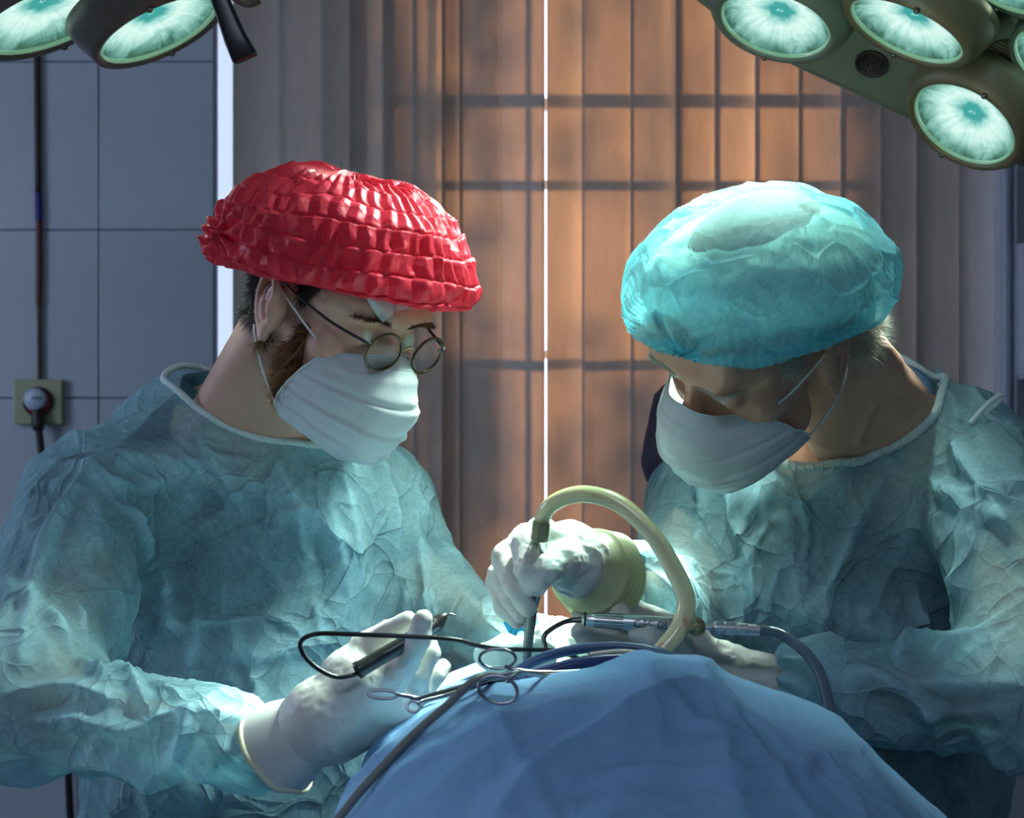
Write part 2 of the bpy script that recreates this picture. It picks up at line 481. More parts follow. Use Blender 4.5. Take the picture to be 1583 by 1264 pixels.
# left wall with an opening for the added side window
sy0, sy1, sz0, sz1 = 1.35, 2.45, 1.2, 2.5
struct('wall_left', join(box((X0-.05, (YB+sy0)/2, ZC/2), (.1, sy0-YB, ZC)), box((X0-.05, (sy1+YW)/2, ZC/2), (.1, YW-sy1+.2, ZC)),
    box((X0-.05, (sy0+sy1)/2, sz0/2), (.1, sy1-sy0, sz0)), box((X0-.05, (sy0+sy1)/2, (sz1+ZC)/2), (.1, sy1-sy0, ZC-sz1))), M['paint'])
# tiles: one object each, laid with recessed joints
tw, th = .30, 260/F*YW
gx = P(152, 0, YW)[0]; gz = P(0, 355, YW)[2]
def tile_mesh(wd, hg, name='tile'):
    V, Fc = box((0, 0, 0), (wd-.004, .008, hg-.004), bev=.0014)
    me = bpy.data.meshes.new(name); me.from_pydata([tuple(v) for v in V], [], Fc); me.materials.append(M['tile']); return me
cache = {}
def put_tile(xa, xb, za, zb):
    k = (round(xb-xa, 3), round(zb-za, 3))
    if k not in cache: cache[k] = tile_mesh(xb-xa, zb-za)
    o = bpy.data.objects.new('tile', cache[k]); C.objects.link(o)
    o.location = ((xa+xb)/2, YW+.007+random.uniform(-.0006, .0006), (za+zb)/2); o.parent = back
    o.rotation_euler = (random.uniform(-.002, .002), 0, random.uniform(-.002, .002))
for i in range(-7, 14):
    for j in range(-4, 5):
        xa, xb = gx+i*tw, gx+(i+1)*tw; za, zb = gz+j*th, gz+(j+1)*th
        xa, xb = max(xa, X0), min(xb, X1); za, zb = max(za, 0), min(zb, ZC)
        if xb-xa < .02 or zb-za < .02: continue
        if xb > wx0 and xa < wx1 and zb > wz0 and za < wz1:      # the opening
            if xa < wx0: put_tile(xa, wx0, za, zb)
            if xb > wx1: put_tile(wx1, xb, za, zb)
            if za < wz0-.02: put_tile(max(xa, wx0), min(xb, wx1), za, wz0)
            if zb > wz1+.02: put_tile(max(xa, wx0), min(xb, wx1), wz1, zb)
            continue
        put_tile(xa, xb, za, zb)
struct('baseboard_back', box((0, YW-.006, .05), (X1-X0, .012, .1)), M['pvc'])

M['reveal'] = noisy('white_reveal', (.80, .83, .88), (.84, .87, .92), 3, .5, .02)
struct('trim_3', join(box((wx1-.003, YW+.145, (wz0+wz1)/2), (.006, .278, wz1-wz0)), box(((wx0+wx1)/2, YW+.145, wz1-.003), (wx1-wx0-.012, .278, .006))), M['reveal'])
# window behind the blinds: frame, bars, glass
YG = YW+.26
fp = []
for x in (wx0-.11, wx1+.025): fp.append(box((x, YG, (wz0+wz1)/2), (.06, .06, wz1-wz0), bev=.006))
for z in (wz0+.03, wz1-.03): fp.append(box(((wx0+wx1)/2, YG, z), (wx1-wx0-.12, .06, .06), bev=.006))
win = struct('window_1', join(*fp), M['pvc'])
SL = (3.2-1.72)/(12-3.4)
def wz(py): return P(0, py, YW+.05)[2]+(YG-YW-.05)*SL        # bar height whose shadow falls at py on the blinds
for py, t in ((158, .030), (289, .022), (566, .022), (-90, .03)):
    mesh_obj('window_bar', *box(((wx0+wx1)/2, YG-.012, wz(py)), (wx1-wx0-.12, .026, t), bev=.004), M['pvc'], win, False)
for px, t in ((676, .020), (1056, .024), (826, .014)):
    mesh_obj('window_bar', *box((P(px, 0, YW+.05)[0]-.006, YG+.014, (wz0+wz1)/2), (t, .026, wz1-wz0-.12), bev=.004), M['pvc'], win, False)
M['litstrip'] = principled('translucent_strip', (.3, .3, .3), .8); _t = NT(M['litstrip']); _tr = _t.n('ShaderNodeBsdfTranslucent'); _tr.inputs[0].default_value = (.52, .52, .49, 1)
_mx = _t.n('ShaderNodeMixShader', I={0: .88}); _t.l(_t.b.outputs[0], _mx.inputs[1]); _t.l(_tr.outputs[0], _mx.inputs[2]); _t.l(_mx.outputs[0], _t.out.inputs[0])
mesh_obj('lit_reveal_strip', [(wx0-.085, YG-.045, wz0), (wx0+.075, YG-.045, wz0), (wx0+.075, YG-.045, wz1), (wx0-.085, YG-.045, wz1)], [(0, 1, 2, 3)], M['litstrip'], win, False, label='bright translucent strip added in place of the daylit window reveal')  # translucent sheet added so the reveal beside the blind looks daylit
mesh_obj('pane', *box(((wx0+wx1)/2, YG+.03, (wz0+wz1)/2), (wx1-wx0-.12, .004, wz1-wz0-.12)), M['glass'], win, False)
struct('window_sill', box(((wx0+wx1)/2, YW+.13, wz0+.012), (wx1-wx0, .30, .024), bev=.004), M['pvc']).name = 'trim_1'
struct('added_window', join(box((X0-.03, (sy0+sy1)/2, sz0+.03), (.05, sy1-sy0, .06)), box((X0-.03, (sy0+sy1)/2, sz1-.03), (.05, sy1-sy0, .06)),
    box((X0-.03, sy0+.03, (sz0+sz1)/2), (.05, .06, sz1-sz0-.12)), box((X0-.03, sy1-.03, (sz0+sz1)/2), (.05, .06, sz1-sz0-.12))), M['pvc'])  # unseen side window, added to go with the bluish fill

# right side: open window sash seen beyond the last slat, with its profiles
sx = P(1543, 0, YW-.03)[0]
sash = struct('trim_2', box((sx+.075, YW-.02, 1.75), (.15, .05, 2.3), bev=.006), M['pvc'])
mesh_obj('sash_bead', *box((sx+.012, YW-.052, 1.75), (.012, .016, 2.28), bev=.003), M['pvc'], sash, False)
mesh_obj('sash_bead', *box((sx+.034, YW-.05, 1.75), (.008, .012, 2.28), bev=.003), M['pvc'], sash, False)
hx = P(1577, 0, YW-.1)
jamb = empty('wall_box', P(1590, 580, YW-.06), 'pale narrow box on the window frame at the right edge', 'box')
mesh_obj('cover', *box(P(1592, 478, YW-.07), (.05, .05, .31), bev=.006), M['pvc'], jamb)
mesh_obj('base', *box(P(1592, 478, YW-.07)+[0, .008, -.158], (.042, .04, .012), bev=.003), M['pvc'], jamb)

# outdoors: unseen slabs added to block side sun; a tree breaks up the rest
M['render'] = noisy('sun_blocker_render', (.35, .33, .3), (.42, .4, .36), 4, .9)
struct('sun_blocker', box((-.60, YW+5, 1.2), (1.0, .2, 4.6)), M['render'])
struct('sun_blocker', box((1.50, YW+5, 1.2), (1.04, .2, 4.6)), M['render'])
M['leaf'] = noisy('tree_leaf', (.05, .09, .02), (.10, .13, .03), 12, .6)
M['bark'] = noisy('tree_bark', (.09, .06, .04), (.14, .1, .07), 14, .9)
tree = empty('garden_tree', (0.4, YW+3.2, 0), 'leafy tree outside the window, hidden behind the blinds', 'tree')
tr = [tube([(0.45, YW+3.2, 0), (0.4, YW+3.25, 1.2), (.5, YW+3.2, 2.2), (.42, YW+3.2, 3.2)], [.05, .04, .03, .015])]
for k in range(9):
    z = 1.3+k*.24; s = -1 if k % 2 else 1; x = .45
    tr.append(tube([(x, YW+3.2, z), (x+s*.25, YW+3.2, z+.12), (x+(.62 if s > 0 else -.28), YW+3.25, z+.16)], [.018, .012, .004], 6, 5))
mesh_obj('trunk', *join(*tr), M['bark'], tree)
lv = []
CL = [(random.uniform(-.45, 1.2), random.uniform(1.5, 3.3)) for _ in range(16)]
for k in range(1500):
    cx_, cz_ = CL[k % 16]; c = np.array([cx_+random.gauss(0, .10), YW+2.3+random.gauss(0, .15), cz_+random.gauss(0, .13)])
    if abs(c[0]-(843-CX)/F*c[1]) < .07: continue
    R = np.array(Quaternion((random.gauss(0, 1), random.gauss(0, 1), random.gauss(0, 1), random.gauss(0, 1))).normalized().to_matrix())
    L = random.uniform(.04, .09); q = np.array([(-L, 0, 0), (0, .4*L, .006), (L, 0, 0), (0, -.4*L, .006)]) @ R.T+c
    lv.append((q, [(0, 1, 2, 3)]))
mesh_obj('foliage', *join(*lv), M['leaf'], tree, False, kind='stuff')

# vertical blinds, each slat a part
def slat_mat():
    m = principled('blind_fabric', (.40, .38, .36), .8); t = NT(m); co = t.coord((1, 1, .25))
    col = t.ramp(t.noise(60, 3, .6, co), [(.3, (.56, .53, .50)), (.7, (.62, .59, .56))])
    t.l(col, t.b.inputs['Base Color'])
    tr = t.n('ShaderNodeBsdfTranslucent'); t.l(t.ramp(t.noise(60, 3, .6, co), [(.3, (.56, .50, .44)), (.7, (.62, .55, .49))]), tr.inputs[0])
    mix = t.n('ShaderNodeMixShader'); mix.inputs[0].default_value = .45
    t.l(t.b.outputs[0], mix.inputs[1]); t.l(tr.outputs[0], mix.inputs[2]); t.l(mix.outputs[0], t.out.inputs[0])
    return m
M['slat'] = slat_mat()
YS = YW+.06
blind = empty('vertical_blind', (0, YS, 2.66), 'beige vertical slat blind hanging in front of the window', 'blind')
mesh_obj('headrail', *box(((wx0+wx1)/2+.03, YS, 2.70), (wx1-wx0-.14, .05, .04), bev=.004), M['pvc'], blind, False)
# (left px, right px, yaw degrees)
SLATS = [(362, 432, 16), (430, 501, 16), (497, 560, -14), (540, 606, -12), (592, 646, 30), (637, 690, 24), (684, 716, 52), (710, 775, 9), (773, 842, -20),
         (845, 904, 22), (899, 974, -10), (974, 1046, 14), (1042, 1108, 8), (1104, 1167, 20), (1164, 1236, -14), (1234, 1300, 12), (1296, 1361, -8),
         (1358, 1425, 14), (1412, 1487, 16), (1480, 1546, -10)]
for k, (a, b, yaw) in enumerate(SLATS):
    if a not in (773, 845, 684, 710, 592, 637): b += 6; yaw = 13+(k*7 % 5)*2.5
    xa, xb = P(a, 0, YS)[0], P(b, 0, YS)[0]; wd = (xb-xa); n = 13; V = []; ya = math.tan(radians(yaw))
    zs = (wz0+.06, 2.68)
    for z in zs:
        for i in range(n):
            s = i/(n-1)*2-1; bow = .007*(1-s*s)*(1 if k % 3 else -.5)
            V.append((wd/2*s, wd/2*s*ya-bow, z-2.66+.0))
    for z in zs:
        for i in range(n):
            s = i/(n-1)*2-1; bow = .007*(1-s*s)*(1 if k % 3 else -.5)
            V.append((wd/2*s, wd/2*s*ya-bow+.0011, z-2.66))
    Fc = []
    for i in range(n-1):
        Fc += [(i, i+1, n+i+1, n+i), (2*n+i+1, 2*n+i, 3*n+i, 3*n+i+1), (i+1, i, 2*n+i, 2*n+i+1), (n+i, n+i+1, 3*n+i+1, 3*n+i)]
    Fc += [(0, n, 3*n, 2*n), (n-1, 2*n+n-1, 3*n+n-1, n+n-1)]
    V = [(x+(xa+xb)/2, y+YS+(.012 if k % 2 else -.004), z+2.66) for x, y, z in V]
    mesh_obj('slat', V, Fc, M['slat'], blind)

# ceiling panel and side window, both added out of view as weak fill
M['diffuser'] = principled('fill_panel_diffuser', (.8, .85, .9), .5, 0, Emission_Color=(.6, .75, 1.0), Emission_Strength=.6)
cl = empty('fill_panel', (-.3, -.9, ZC), 'flat rectangular fill panel added at the ceiling behind the camera', 'light')
mesh_obj('housing', *box((-.3, -.9, ZC-.012), (1.2, .6, .024), bev=.004), M['pvc'], cl, False)
mesh_obj('diffuser', *box((-.3, -.9, ZC-.026), (1.12, .52, .006)), M['diffuser'], cl, False)

# wall cable and socket at the left
M['cablebrown'] = noisy('brown_cable', (.022, .012, .01), (.035, .016, .012), 9, .5)
M['cablered'] = noisy('rust_brown_cable', (.075, .022, .012), (.10, .03, .016), 9, .5)
M['cablegreen'] = noisy('olive_cable', (.045, .04, .016), (.06, .05, .02), 9, .5)
M['bluetape'] = noisy('blue_tape', (.01, .014, .14), (.014, .02, .18), 9, .5)
cab = empty('wall_cable', P(57, 585, YW-.01), 'thin brown cable running down the tiled wall into the socket', 'cable')
def cseg(n, y0, y1, x0, x1, r, m): mesh_obj(n, *tube([P(x0, y0, YW-.006), P((x0+x1)/2, (y0+y1)/2, YW-.006), P(x1, y1, YW-.006)], r, 10), m, cab, True, label={'blue_tape': 'dark blue tape band round the cable'}.get(n))
cseg('upper_run', -260, 299, 54, 59, .0078, M['cablebrown']); cseg('blue_tape', 297, 342, 59, 60, .0084, M['bluetape'])
cseg('middle_run', 340, 470, 60, 60, .0076, M['cablered']); cseg('lower_run', 468, 588, 60, 61, .0055, M['cablegreen'])
M['ivory'] = noisy('ivory_plastic', (.27, .29, .17), (.31, .32, .2), 5, .45, .03)
M['redp'] = noisy('red_plastic', (.25, .014, .016), (.3, .02, .02), 6, .45, .03)
M['whitep'] = noisy('pale_plastic', (.34, .42, .5), (.38, .46, .54), 6, .4, .03)
so = empty('wall_socket', P(60, 621, YW), 'square ivory wall socket with a red rimmed round insert', 'socket')
c = P(60, 621, YW-.006); mesh_obj('faceplate', *box(c, (.116, .02, .107), bev=.004), M['ivory'], so, False)
c = P(59, 621, YW-.018)
mesh_obj('socket_rim', *lathe([(.0355, -.004), (.0355, .004), (.0335, .007), (.031, .005), (.031, -.003)], c, (0, -1, 0), caps=False), M['blackrub'], so)
mesh_obj('insert', *lathe([(.031, .0), (.031, .003), (.026, .005), (0, .005)], c, (0, -1, 0)), M['redp'], so, label='red round insert')
pl = empty('power_plug', P(58, 630, YW-.03), 'pale round plug with black sleeve pushed into the wall socket', 'plug')
mesh_obj('plug_face', *lathe([(.0265, -.004), (.0265, .012), (.022, .018), (0, .019)], P(56, 617, YW-.023), (0, -1, 0)), M['whitep'], pl)
for k in range(4): mesh_obj('print_mark', *box(P(50+k*4, 615, YW-.0435), (.0045, .001, .004)), M['blackrub'], pl, False)
mesh_obj('plug_body', *tube([P(57, 634, YW-.03), P(59, 655, YW-.032), P(60, 664, YW-.03)], [.013, .0155, .013], 14), M['blackrub'], pl)
mesh_obj('grip_collar', *tube([P(59, 651, YW-.03), P(59.5, 655, YW-.03)], [.0165, .0165], 14), M['blackrub'], pl)
mesh_obj('plug_cable', *tube([P(60, 662, YW-.03), P(64, 700, YW-.03), P(70, 760, YW-.03), P(90, 900, YW-.02), P(120, 1500, YW-.02)], .0085, 12), M['blackrub'], pl)

# ================================================================== SURGICAL LAMPS
def lens_mat():
    m = principled('lamp_reflector', (.1, .3, .3), .3); t = NT(m); t.t.nodes.remove(t.b)
    tc = t.n('ShaderNodeTexCoord'); sep = t.n('ShaderNodeSeparateXYZ'); t.l(tc.outputs['UV'], sep.inputs[0])
    g = t.n('ShaderNodeVectorMath', operation='LENGTH'); t.l(tc.outputs['UV'], g.inputs[0])
    n = t.noise(2.2, 3, .6, tc.outputs['UV'], 1.2)
    ad = t.n('ShaderNodeMath', operation='MULTIPLY_ADD', I={1: .50, 2: -.25}); t.l(n, ad.inputs[0])
    ad2 = t.n('ShaderNodeMath', operation='ADD'); t.l(g.outputs['Value'], ad2.inputs[0]); t.l(ad.outputs[0], ad2.inputs[1])
    col = t.ramp(ad2.outputs[0], [(0, (.30, .80, .72)), (.05, (.05, .34, .32)), (.20, (.06, .36, .33)), (.32, (.34, .68, .62)), (.5, (.66, .90, .82)), (.70, (.44, .74, .66)), (.90, (.14, .36, .30)), (1.0, (.05, .14, .10))])
    # faint radial streaks of the facetted reflector
    at = t.n('ShaderNodeMath', operation='ARCTAN2'); t.l(sep.outputs[0], at.inputs[0]); t.l(sep.outputs[1], at.inputs[1])
    cb = t.n('ShaderNodeCombineXYZ'); t.l(at.outputs[0], cb.inputs[0])
    st = t.noise(7, 2, .7, cb.outputs[0]); mr = t.n('ShaderNodeMapRange', I={'From Min': .3, 'From Max': .7, 'To Min': .86, 'To Max': 1.16}); t.l(st, mr.inputs[0])
    e = t.n('ShaderNodeEmission'); t.l(col, e.inputs[0]); t.l(mr.outputs[0], e.inputs[1]); t.l(e.outputs[0], t.out.inputs[0])
    return m
M['lens'] = lens_mat()
M['lampbody'] = noisy('lamp_enamel', (.12, .165, .125), (.15, .195, .15), 3, .38, .05, 500)
M['lamptan'] = noisy('lamp_housing_olive', (.14, .13, .07), (.18, .165, .095), 3, .4, .05, 500)
M['lamprim'] = principled('lens_glass_rim', (.35, .62, .42), .15, 0, Transmission_Weight=.3, Emission_Color=(.40, .8, .5), Emission_Strength=.2)
M['lampbrown'] = noisy('lamp_housing_brown', (.10, .085, .07), (.13, .11, .09), 3, .4, .05, 500)
FIELD = P(860, 985, 1.42)
def ellipse_normal(px, py, ratio, ang, flip=1):
    """normal of a disc seen as an ellipse: axis ratio, direction of the long axis in the picture (deg, clockwise down)"""
    v = nrm([(px-CX)/F, 1, -(py-CY)/F]); a = radians(ang)
    major = nrm(np.array([cos(a), 0, -sin(a)])); major = nrm(major-v*np.dot(major, v)); minor = np.cross(v, major)
    if minor[2] > 0: minor = -minor
    n = -v*ratio+minor*sqrt(max(0, 1-ratio**2))
    return nrm(n), major
def pod(parent, px, py, Y, maj, ratio, ang, hm, watts=0, spread=27, aim=None, housing=1.30, depth=.040, hshift=0):
    """one lamp of a surgical light: housing, ring, glowing reflector dish, glass rim, screws"""
    c = P(px, py, Y); r = maj/2/F*Y; n, mj = ellipse_normal(px, py, ratio, ang)
    p = empty('lamp_head', c); attach(p, parent)
    h = mesh_obj('housing', *lathe([(r*housing*1.10, -depth), (r*housing*1.07, -depth*.6), (r*housing*1.02, -depth*.25), (r*housing*.97, .0), (r*1.14, .010), (r*1.05, .009), (r*1.03, .0), (r*1.0, -.020), (r*.5, -.030), (0, -.032)], c, n, 56), hm, p)
    # reflector dish (bowl behind the glass) with UV centred on the lamp
    prof = [(r*1.0, .002), (r*.92, -.004), (r*.75, -.010), (r*.5, -.015), (r*.25, -.018), (r*.02, -.019)]
    V, Fc = lathe(prof, c, n, 48, caps=False)
    o = mesh_obj('reflector', V, Fc, M['lens'], p)
    uv = o.data.uv_layers.new(name='UVMap'); R = frame(n); VV = np.array(V)-c
    q = (VV @ R[:, :2])/r
    for lp in o.data.loops: uv.data[lp.index].uv = q[lp.vertex_index]
    mesh_obj('lens_rim', *lathe([(r*.985, .002), (r*.99, .006), (r*1.02, .007), (r*1.035, .002)], c, n, 56, caps=False), M['lamprim'], p)
    for s in (-1, 1):
        sc = c+np.cross(n, mj)*s*r*1.12+n*.010; mesh_obj('screw', *lathe([(.0045, -.002), (.0045, .001), (.003, .003), (0, .0035)], sc, n, 12), M['gunmetal'], p)
    if watts:
        l = lamp('SPOT', 'lamp_beam', c+n*.014, FIELD if aim is None else aim, watts, (.74, 1.0, .90), spot_size=radians(spread), spot_blend=.8, shadow_soft_size=r*.75)
        attach(l, p)
    return c, n
YL = 1.95
rl = empty('surgical_light', P(1400, 60, YL), 'large grey green surgical light with several round glowing lamps, top right', 'surgical light')
nb = nrm([-.36, -.50, -.79]); c0 = P(1348, 98, YL+.03)
def on_plane(px, py, c=c0, n=nb):
    v = np.array([(px-CX)/F, 1, -(py-CY)/F]); o = np.array([0, 0, H]); return o+v*(np.dot(c-o, n)/np.dot(v, n))
edge = [on_plane(*q) for q in ((1010, -48), (1105, 26), (1225, 104), (1330, 152), (1425, 196), (1500, 228), (1583, 262), (1690, 300))]
ed = nrm(edge[-1]-edge[0]); inn = nrm(np.cross(nb, ed));
if np.dot(inn, on_plane(1500, -100)-edge[3]) < 0: inn = -inn
far = [edge[-1]+ed*.10+inn*.10, edge[-1]+ed*.08+inn*.6, edge[-1]-ed*.15+inn*1.0, edge[0]+ed*.1+inn*1.0, edge[0]-ed*.12+inn*.6, edge[0]-ed*.08+inn*.10]
out = edge+far; n = len(out); ctr = sum(out)/n
V = []; rings = [(0, .0), (.006, -.006), (.010, .0), (.012, .02), (.004, .055), (-.03, .085)]
rings = [(-.012, -.0), (0., .004), (.006, .014), (.006, .05), (-.01, .075), (-.06, .095)]
for off, h in rings:
    for q in out: V.append(q+nrm(q-ctr)*off-nb*h)
V += [ctr, ctr-nb*.10]; Fc = []
for j in range(len(rings)-1):
    for i in range(n): k = (i+1) % n; Fc.append((j*n+i, j*n+k, (j+1)*n+k, (j+1)*n+i))
for i in range(n): k = (i+1) % n; Fc.append((len(rings)*n, k, i)); Fc.append((len(rings)*n+1, (len(rings)-1)*n+i, (len(rings)-1)*n+k))
mesh_obj('lamp_shell', V, Fc, M['lampbody'], rl, False)
W = 3.4
pod(rl, 1200, 34, on_plane(1200, 34)[1]-.040, 168, .52, 17, M['lampbody'], 30*W)
pod(rl, 1404, 42, on_plane(1404, 42)[1]-.064, 182, .36, 25, M['lamptan'], 30*W, housing=1.26)
pod(rl, 1493, 188, on_plane(1493, 188)[1]-.040, 164, .58, 33, M['lamptan'], 30*W)
pod(rl, 1630, 92, on_plane(1630, 92)[1]-.040, 130, .55, 38, M['lampbody'], 14*W, housing=1.22)
pod(rl, 1566, -32, on_plane(1566, -32)[1]-.040, 150, .5, 25, M['lampbody'], 14*W, housing=1.22)
for px_, py_, aim_ in ((1190, -580, P(1180, 620, 1.50)), (1390, -560, P(610, 730, 1.55))): pod(rl, px_, py_, on_plane(px_, py_)[1]-.040, 170, .6, 15, M['lampbody'], (10 if py_ < -570 else 17)*W, 42, aim_)
pod(rl, 1210, -330, on_plane(1210, -330)[1]-.040, 170, .6, 15, M['lampbody'], 34*W)
pod(rl, 1420, -300, on_plane(1420, -300)[1]-.040, 170, .6, 20, M['lampbody'], 30*W)
pod(rl, 1330, -120, on_plane(1330, -120)[1]-.040, 160, .5, 20, M['lampbody'], 26*W)
pod(rl, 1080, -90, on_plane(1080, -90)[1]-.040, 160, .5, 10, M['lampbody'], 22*W, 30, P(590, 430, 1.55))
# round grille, vent, cap screws, handle root on the shell
gm = principled('dark_grille', (.012, .008, .010), .6)
def disc(name, px, py, r, m, hgt=.003, **kw):
    c = on_plane(px, py); return mesh_obj(name, *lathe([(r, -.004), (r, hgt), (r*.9, hgt+.001), (r*.86, hgt-.002), (0, hgt-.002)], c, nb, 36), m, rl, **kw)
g = disc('round_grille', 1348, 98, .0235, gm)
for k in range(-3, 4):
    for q in range(-3, 4):
        if k*k+q*q < 11:
            R = frame(nb); c = on_plane(1348, 98)+R[:, 0]*k*.0055+R[:, 1]*q*.0055+nb*.002
            mesh_obj('grille_dimple', *lathe([(.0016, 0), (.0010, .0012), (0, .0014)], c, nb, 8), M['black'], g)
g = disc('vent', 1556, 84, .026, gm, .0012)
for k in range(-4, 5):
    R = frame(nb, (1, 0, -.6)); c = on_plane(1556, 84)+R[:, 0]*k*.005
    mesh_obj('vent_fin', *box(c+nb*.002, (.0018, .05*sqrt(max(.05, 1-(k/5)**2)), .003), R), M['lamptan'], g, False)
disc('screw', 1537, 26, .004, M['gunmetal'])
hb = empty('handle_mount', on_plane(1478, 0)); attach(hb, rl)
mesh_obj('mount_plate', *lathe([(.030, -.002), (.030, .004), (.026, .008), (.018, .009), (.018, .022), (0, .024)], on_plane(1472, -14), nb, 28), M['blackrub'], hb)
mesh_obj('mount_arm', *tube([on_plane(1448, -6)+nb*.006, on_plane(1470, -4)+nb*.015, on_plane(1490, 2)+nb*.008], [.006, .009, .005], 10), M['blackrub'], hb)
# suspension arm up to the ceiling
top = ctr-nb*.10
mesh_obj('suspension_arm', *tube([top, top-nb*.12, (top-nb*.2)*[1, 1, 0]+[0, .1, 2.75], (top-nb*.2)*[1, 1, 0]+[0, .1, ZC]], [.03, .03, .025, .03], 16), M['lampbody'], rl)

ll = empty('surgical_light', P(160, 10, 1.8), 'brown surgical light with two oval glowing lamps and a black handle, top left', 'surgical light')
YQ = 1.80
c1, n1 = pod(ll, 76, 22, YQ, 222, .36, -21, M['lampbrown'], 3*W, housing=1.2)
c2, n2 = pod(ll, 244, 40, YQ+.02, 192, .34, -25, M['lampbrown'], 5*W, housing=1.22)
pod(ll, 60, -190, YQ+.1, 200, .36, -22, M['lampbrown'], 0, housing=1.2)
na = nrm(n1+n2); cc = (c1+c2)/2-na*.085+np.array([-.04, .0, .06])
mesh_obj('lamp_shell', *lathe([(.23, -.01), (.245, .0), (.25, -.02), (.24, -.05), (.17, -.085), (0, -.10)], cc, na, 48), M['lampbrown'], ll)
mesh_obj('lamp_floor', *lathe([(.22, -.03), (.243, -.002), (.225, .003), (0, .006)], cc, na, 48), M['lampbrown'], ll)
# black handle: flat tapered grip hanging from the rim
Vh = []; pts = [(318, -60, 11, 9), (338, -8, 12, 9), (350, 24, 13, 9), (364, 60, 15, 9), (378, 88, 17, 8), (381, 92, 15, 6)]
ax = nrm(P(381, 92, 1.72)-P(338, -8, 1.72)); R = np.stack([nrm(np.cross(ax, [0, 1, 0])), nrm(np.cross(ax, nrm(np.cross(ax, [0, 1, 0])))), ax], 1)
seg = 20
for (x, y, hw, hd) in pts:
    cpt = P(x, y, 1.72)
    for i in range(seg):
        a = 2*pi*i/seg; ca, sa = cos(a), sin(a); e = .55
        Vh.append(cpt+R[:, 0]*hw*1.2/F*1.72*math.copysign(abs(ca)**e, ca)+R[:, 1]*hd/F*1.72*math.copysign(abs(sa)**e, sa))
Fh = [(j*seg+i, j*seg+(i+1) % seg, (j+1)*seg+(i+1) % seg, (j+1)*seg+i) for j in range(len(pts)-1) for i in range(seg)]
Fh += [tuple(range(seg))[::-1], tuple((len(pts)-1)*seg+i for i in range(seg))]
mesh_obj('handle', Vh, Fh, M['black'], ll, label='black tapered handle')
mesh_obj('handle_bracket', *tube([P(400, -4, 1.76), P(384, 2, 1.76), P(366, -6, 1.75), P(340, -20, 1.74), P(250, -30, 1.76)], .008, 10), M['lampbrown'], ll)
mesh_obj('suspension_arm', *tube([cc-na*.09, cc-na*.2, [cc[0]-.2, cc[1]+.05, 2.75], [cc[0]-.2, cc[1]+.05, ZC]], [.03, .03, .025, .03], 16), M['lampbrown'], ll)
# ================================================================== PEOPLE
def skin_mat(name, c1, c2, sss=.12):
    m = noisy(name, c1, c2, 9, .48, .25, 420, .0006)
    b = m.node_tree.nodes['Principled BSDF']
    b.inputs['Subsurface Weight'].default_value = sss; b.inputs['Subsurface Radius'].default_value = (.012, .005, .003); b.inputs['Subsurface Scale'].default_value = .6
    return m
M['skin_a'] = skin_mat('skin_fair', (.55, .31, .22), (.63, .37, .27))
M['skin_b'] = skin_mat('skin_weathered', (.56, .27, .17), (.66, .36, .24))
M['glove'] = skin_mat('latex_glove', (.62, .60, .53), (.72, .70, .63), .15)
M['gown'] = fabric('gown_nonwoven', (.24, .50, .58), (.52, .80, .86), .44, .30, .7, 1.0, True)
M['scrub'] = noisy('dark_navy_scrubs', (.018, .03, .05), (.028, .045, .07), 12, .85, .3, 300)
M['collarA'] = noisy('dark_teal_scrub_collar', (.02, .10, .12), (.03, .13, .16), 12, .85, .3, 300)
M['collarB'] = noisy('pale_blue_cotton', (.10, .20, .36), (.15, .27, .45), 12, .85, .3, 300)
M['cloth'] = fabric('teal_cloth', (.24, .50, .58), (.52, .80, .86), .9, .32, .7, .5)
M['trim'] = fabric('knitted_neck_trim', (.62, .80, .76), (.80, .92, .88), 1, .2)
M['mask'] = fabric('mask_nonwoven', (.74, .79, .80), (.86, .91, .91), 1, .34)
M['loop'] = principled('elastic_cord', (.75, .78, .78), .7)
M['hair_a'] = principled('dark_brown_hair', (.018, .010, .007), .45); M['beard'] = principled('auburn_beard', (.10, .038, .014), .4)
M['beardtip'] = principled('lit_beard_tip', (.42, .17, .05), .4)  # lit orange of the beard tips put into the hair colour
M['hair_b'] = principled('white_hair', (.62, .58, .45), .45)
M['eye'] = principled('eye_white', (.6, .57, .52), .15); M['iris'] = principled('iris_dark', (.03, .02, .015), .1)
M['lash'] = principled('lash_line', (.02, .012, .01), .6)

class Head:
    """local frame: x forward (face), y towards the person's left, z up; origin between the ears"""
    def __init__(s, o, yaw, pitch, roll=0, sc=1.0):
        # yaw: heading of the face, 0 = away from camera (+Y)...; given as the world angle of forward in the xy plane
        s.o = np.asarray(o, float); s.sc = sc
        if not np.isscalar(yaw):        # explicit axes: forward and up
            up = nrm(pitch); fw = nrm(yaw); up = nrm(up-fw*np.dot(up, fw)); s.R = np.stack([fw, np.cross(up, fw), up], 1); return
        R = Matrix.Rotation(radians(yaw), 3, 'Z') @ Matrix.Rotation(radians(pitch), 3, 'Y') @ Matrix.Rotation(radians(roll), 3, 'X')
        s.R = np.array(R)
    def w(s, x, y=None, z=None):
        q = np.asarray(x if y is None else (x, y, z), float); return q*s.sc @ s.R.T+s.o
    def loc(s, p): return (np.asarray(p)-s.o) @ s.R/s.sc
    def ell(s, c, r, rot=None):
        R = s.R if rot is None else s.R @ rot
        return s_ell(s.w(c), np.array(r)*s.sc, R)
    def cap(s, a, b, ra, rb=None): return s_cap(s.w(a), s.w(b), ra*s.sc, (ra if rb is None else rb)*s.sc)

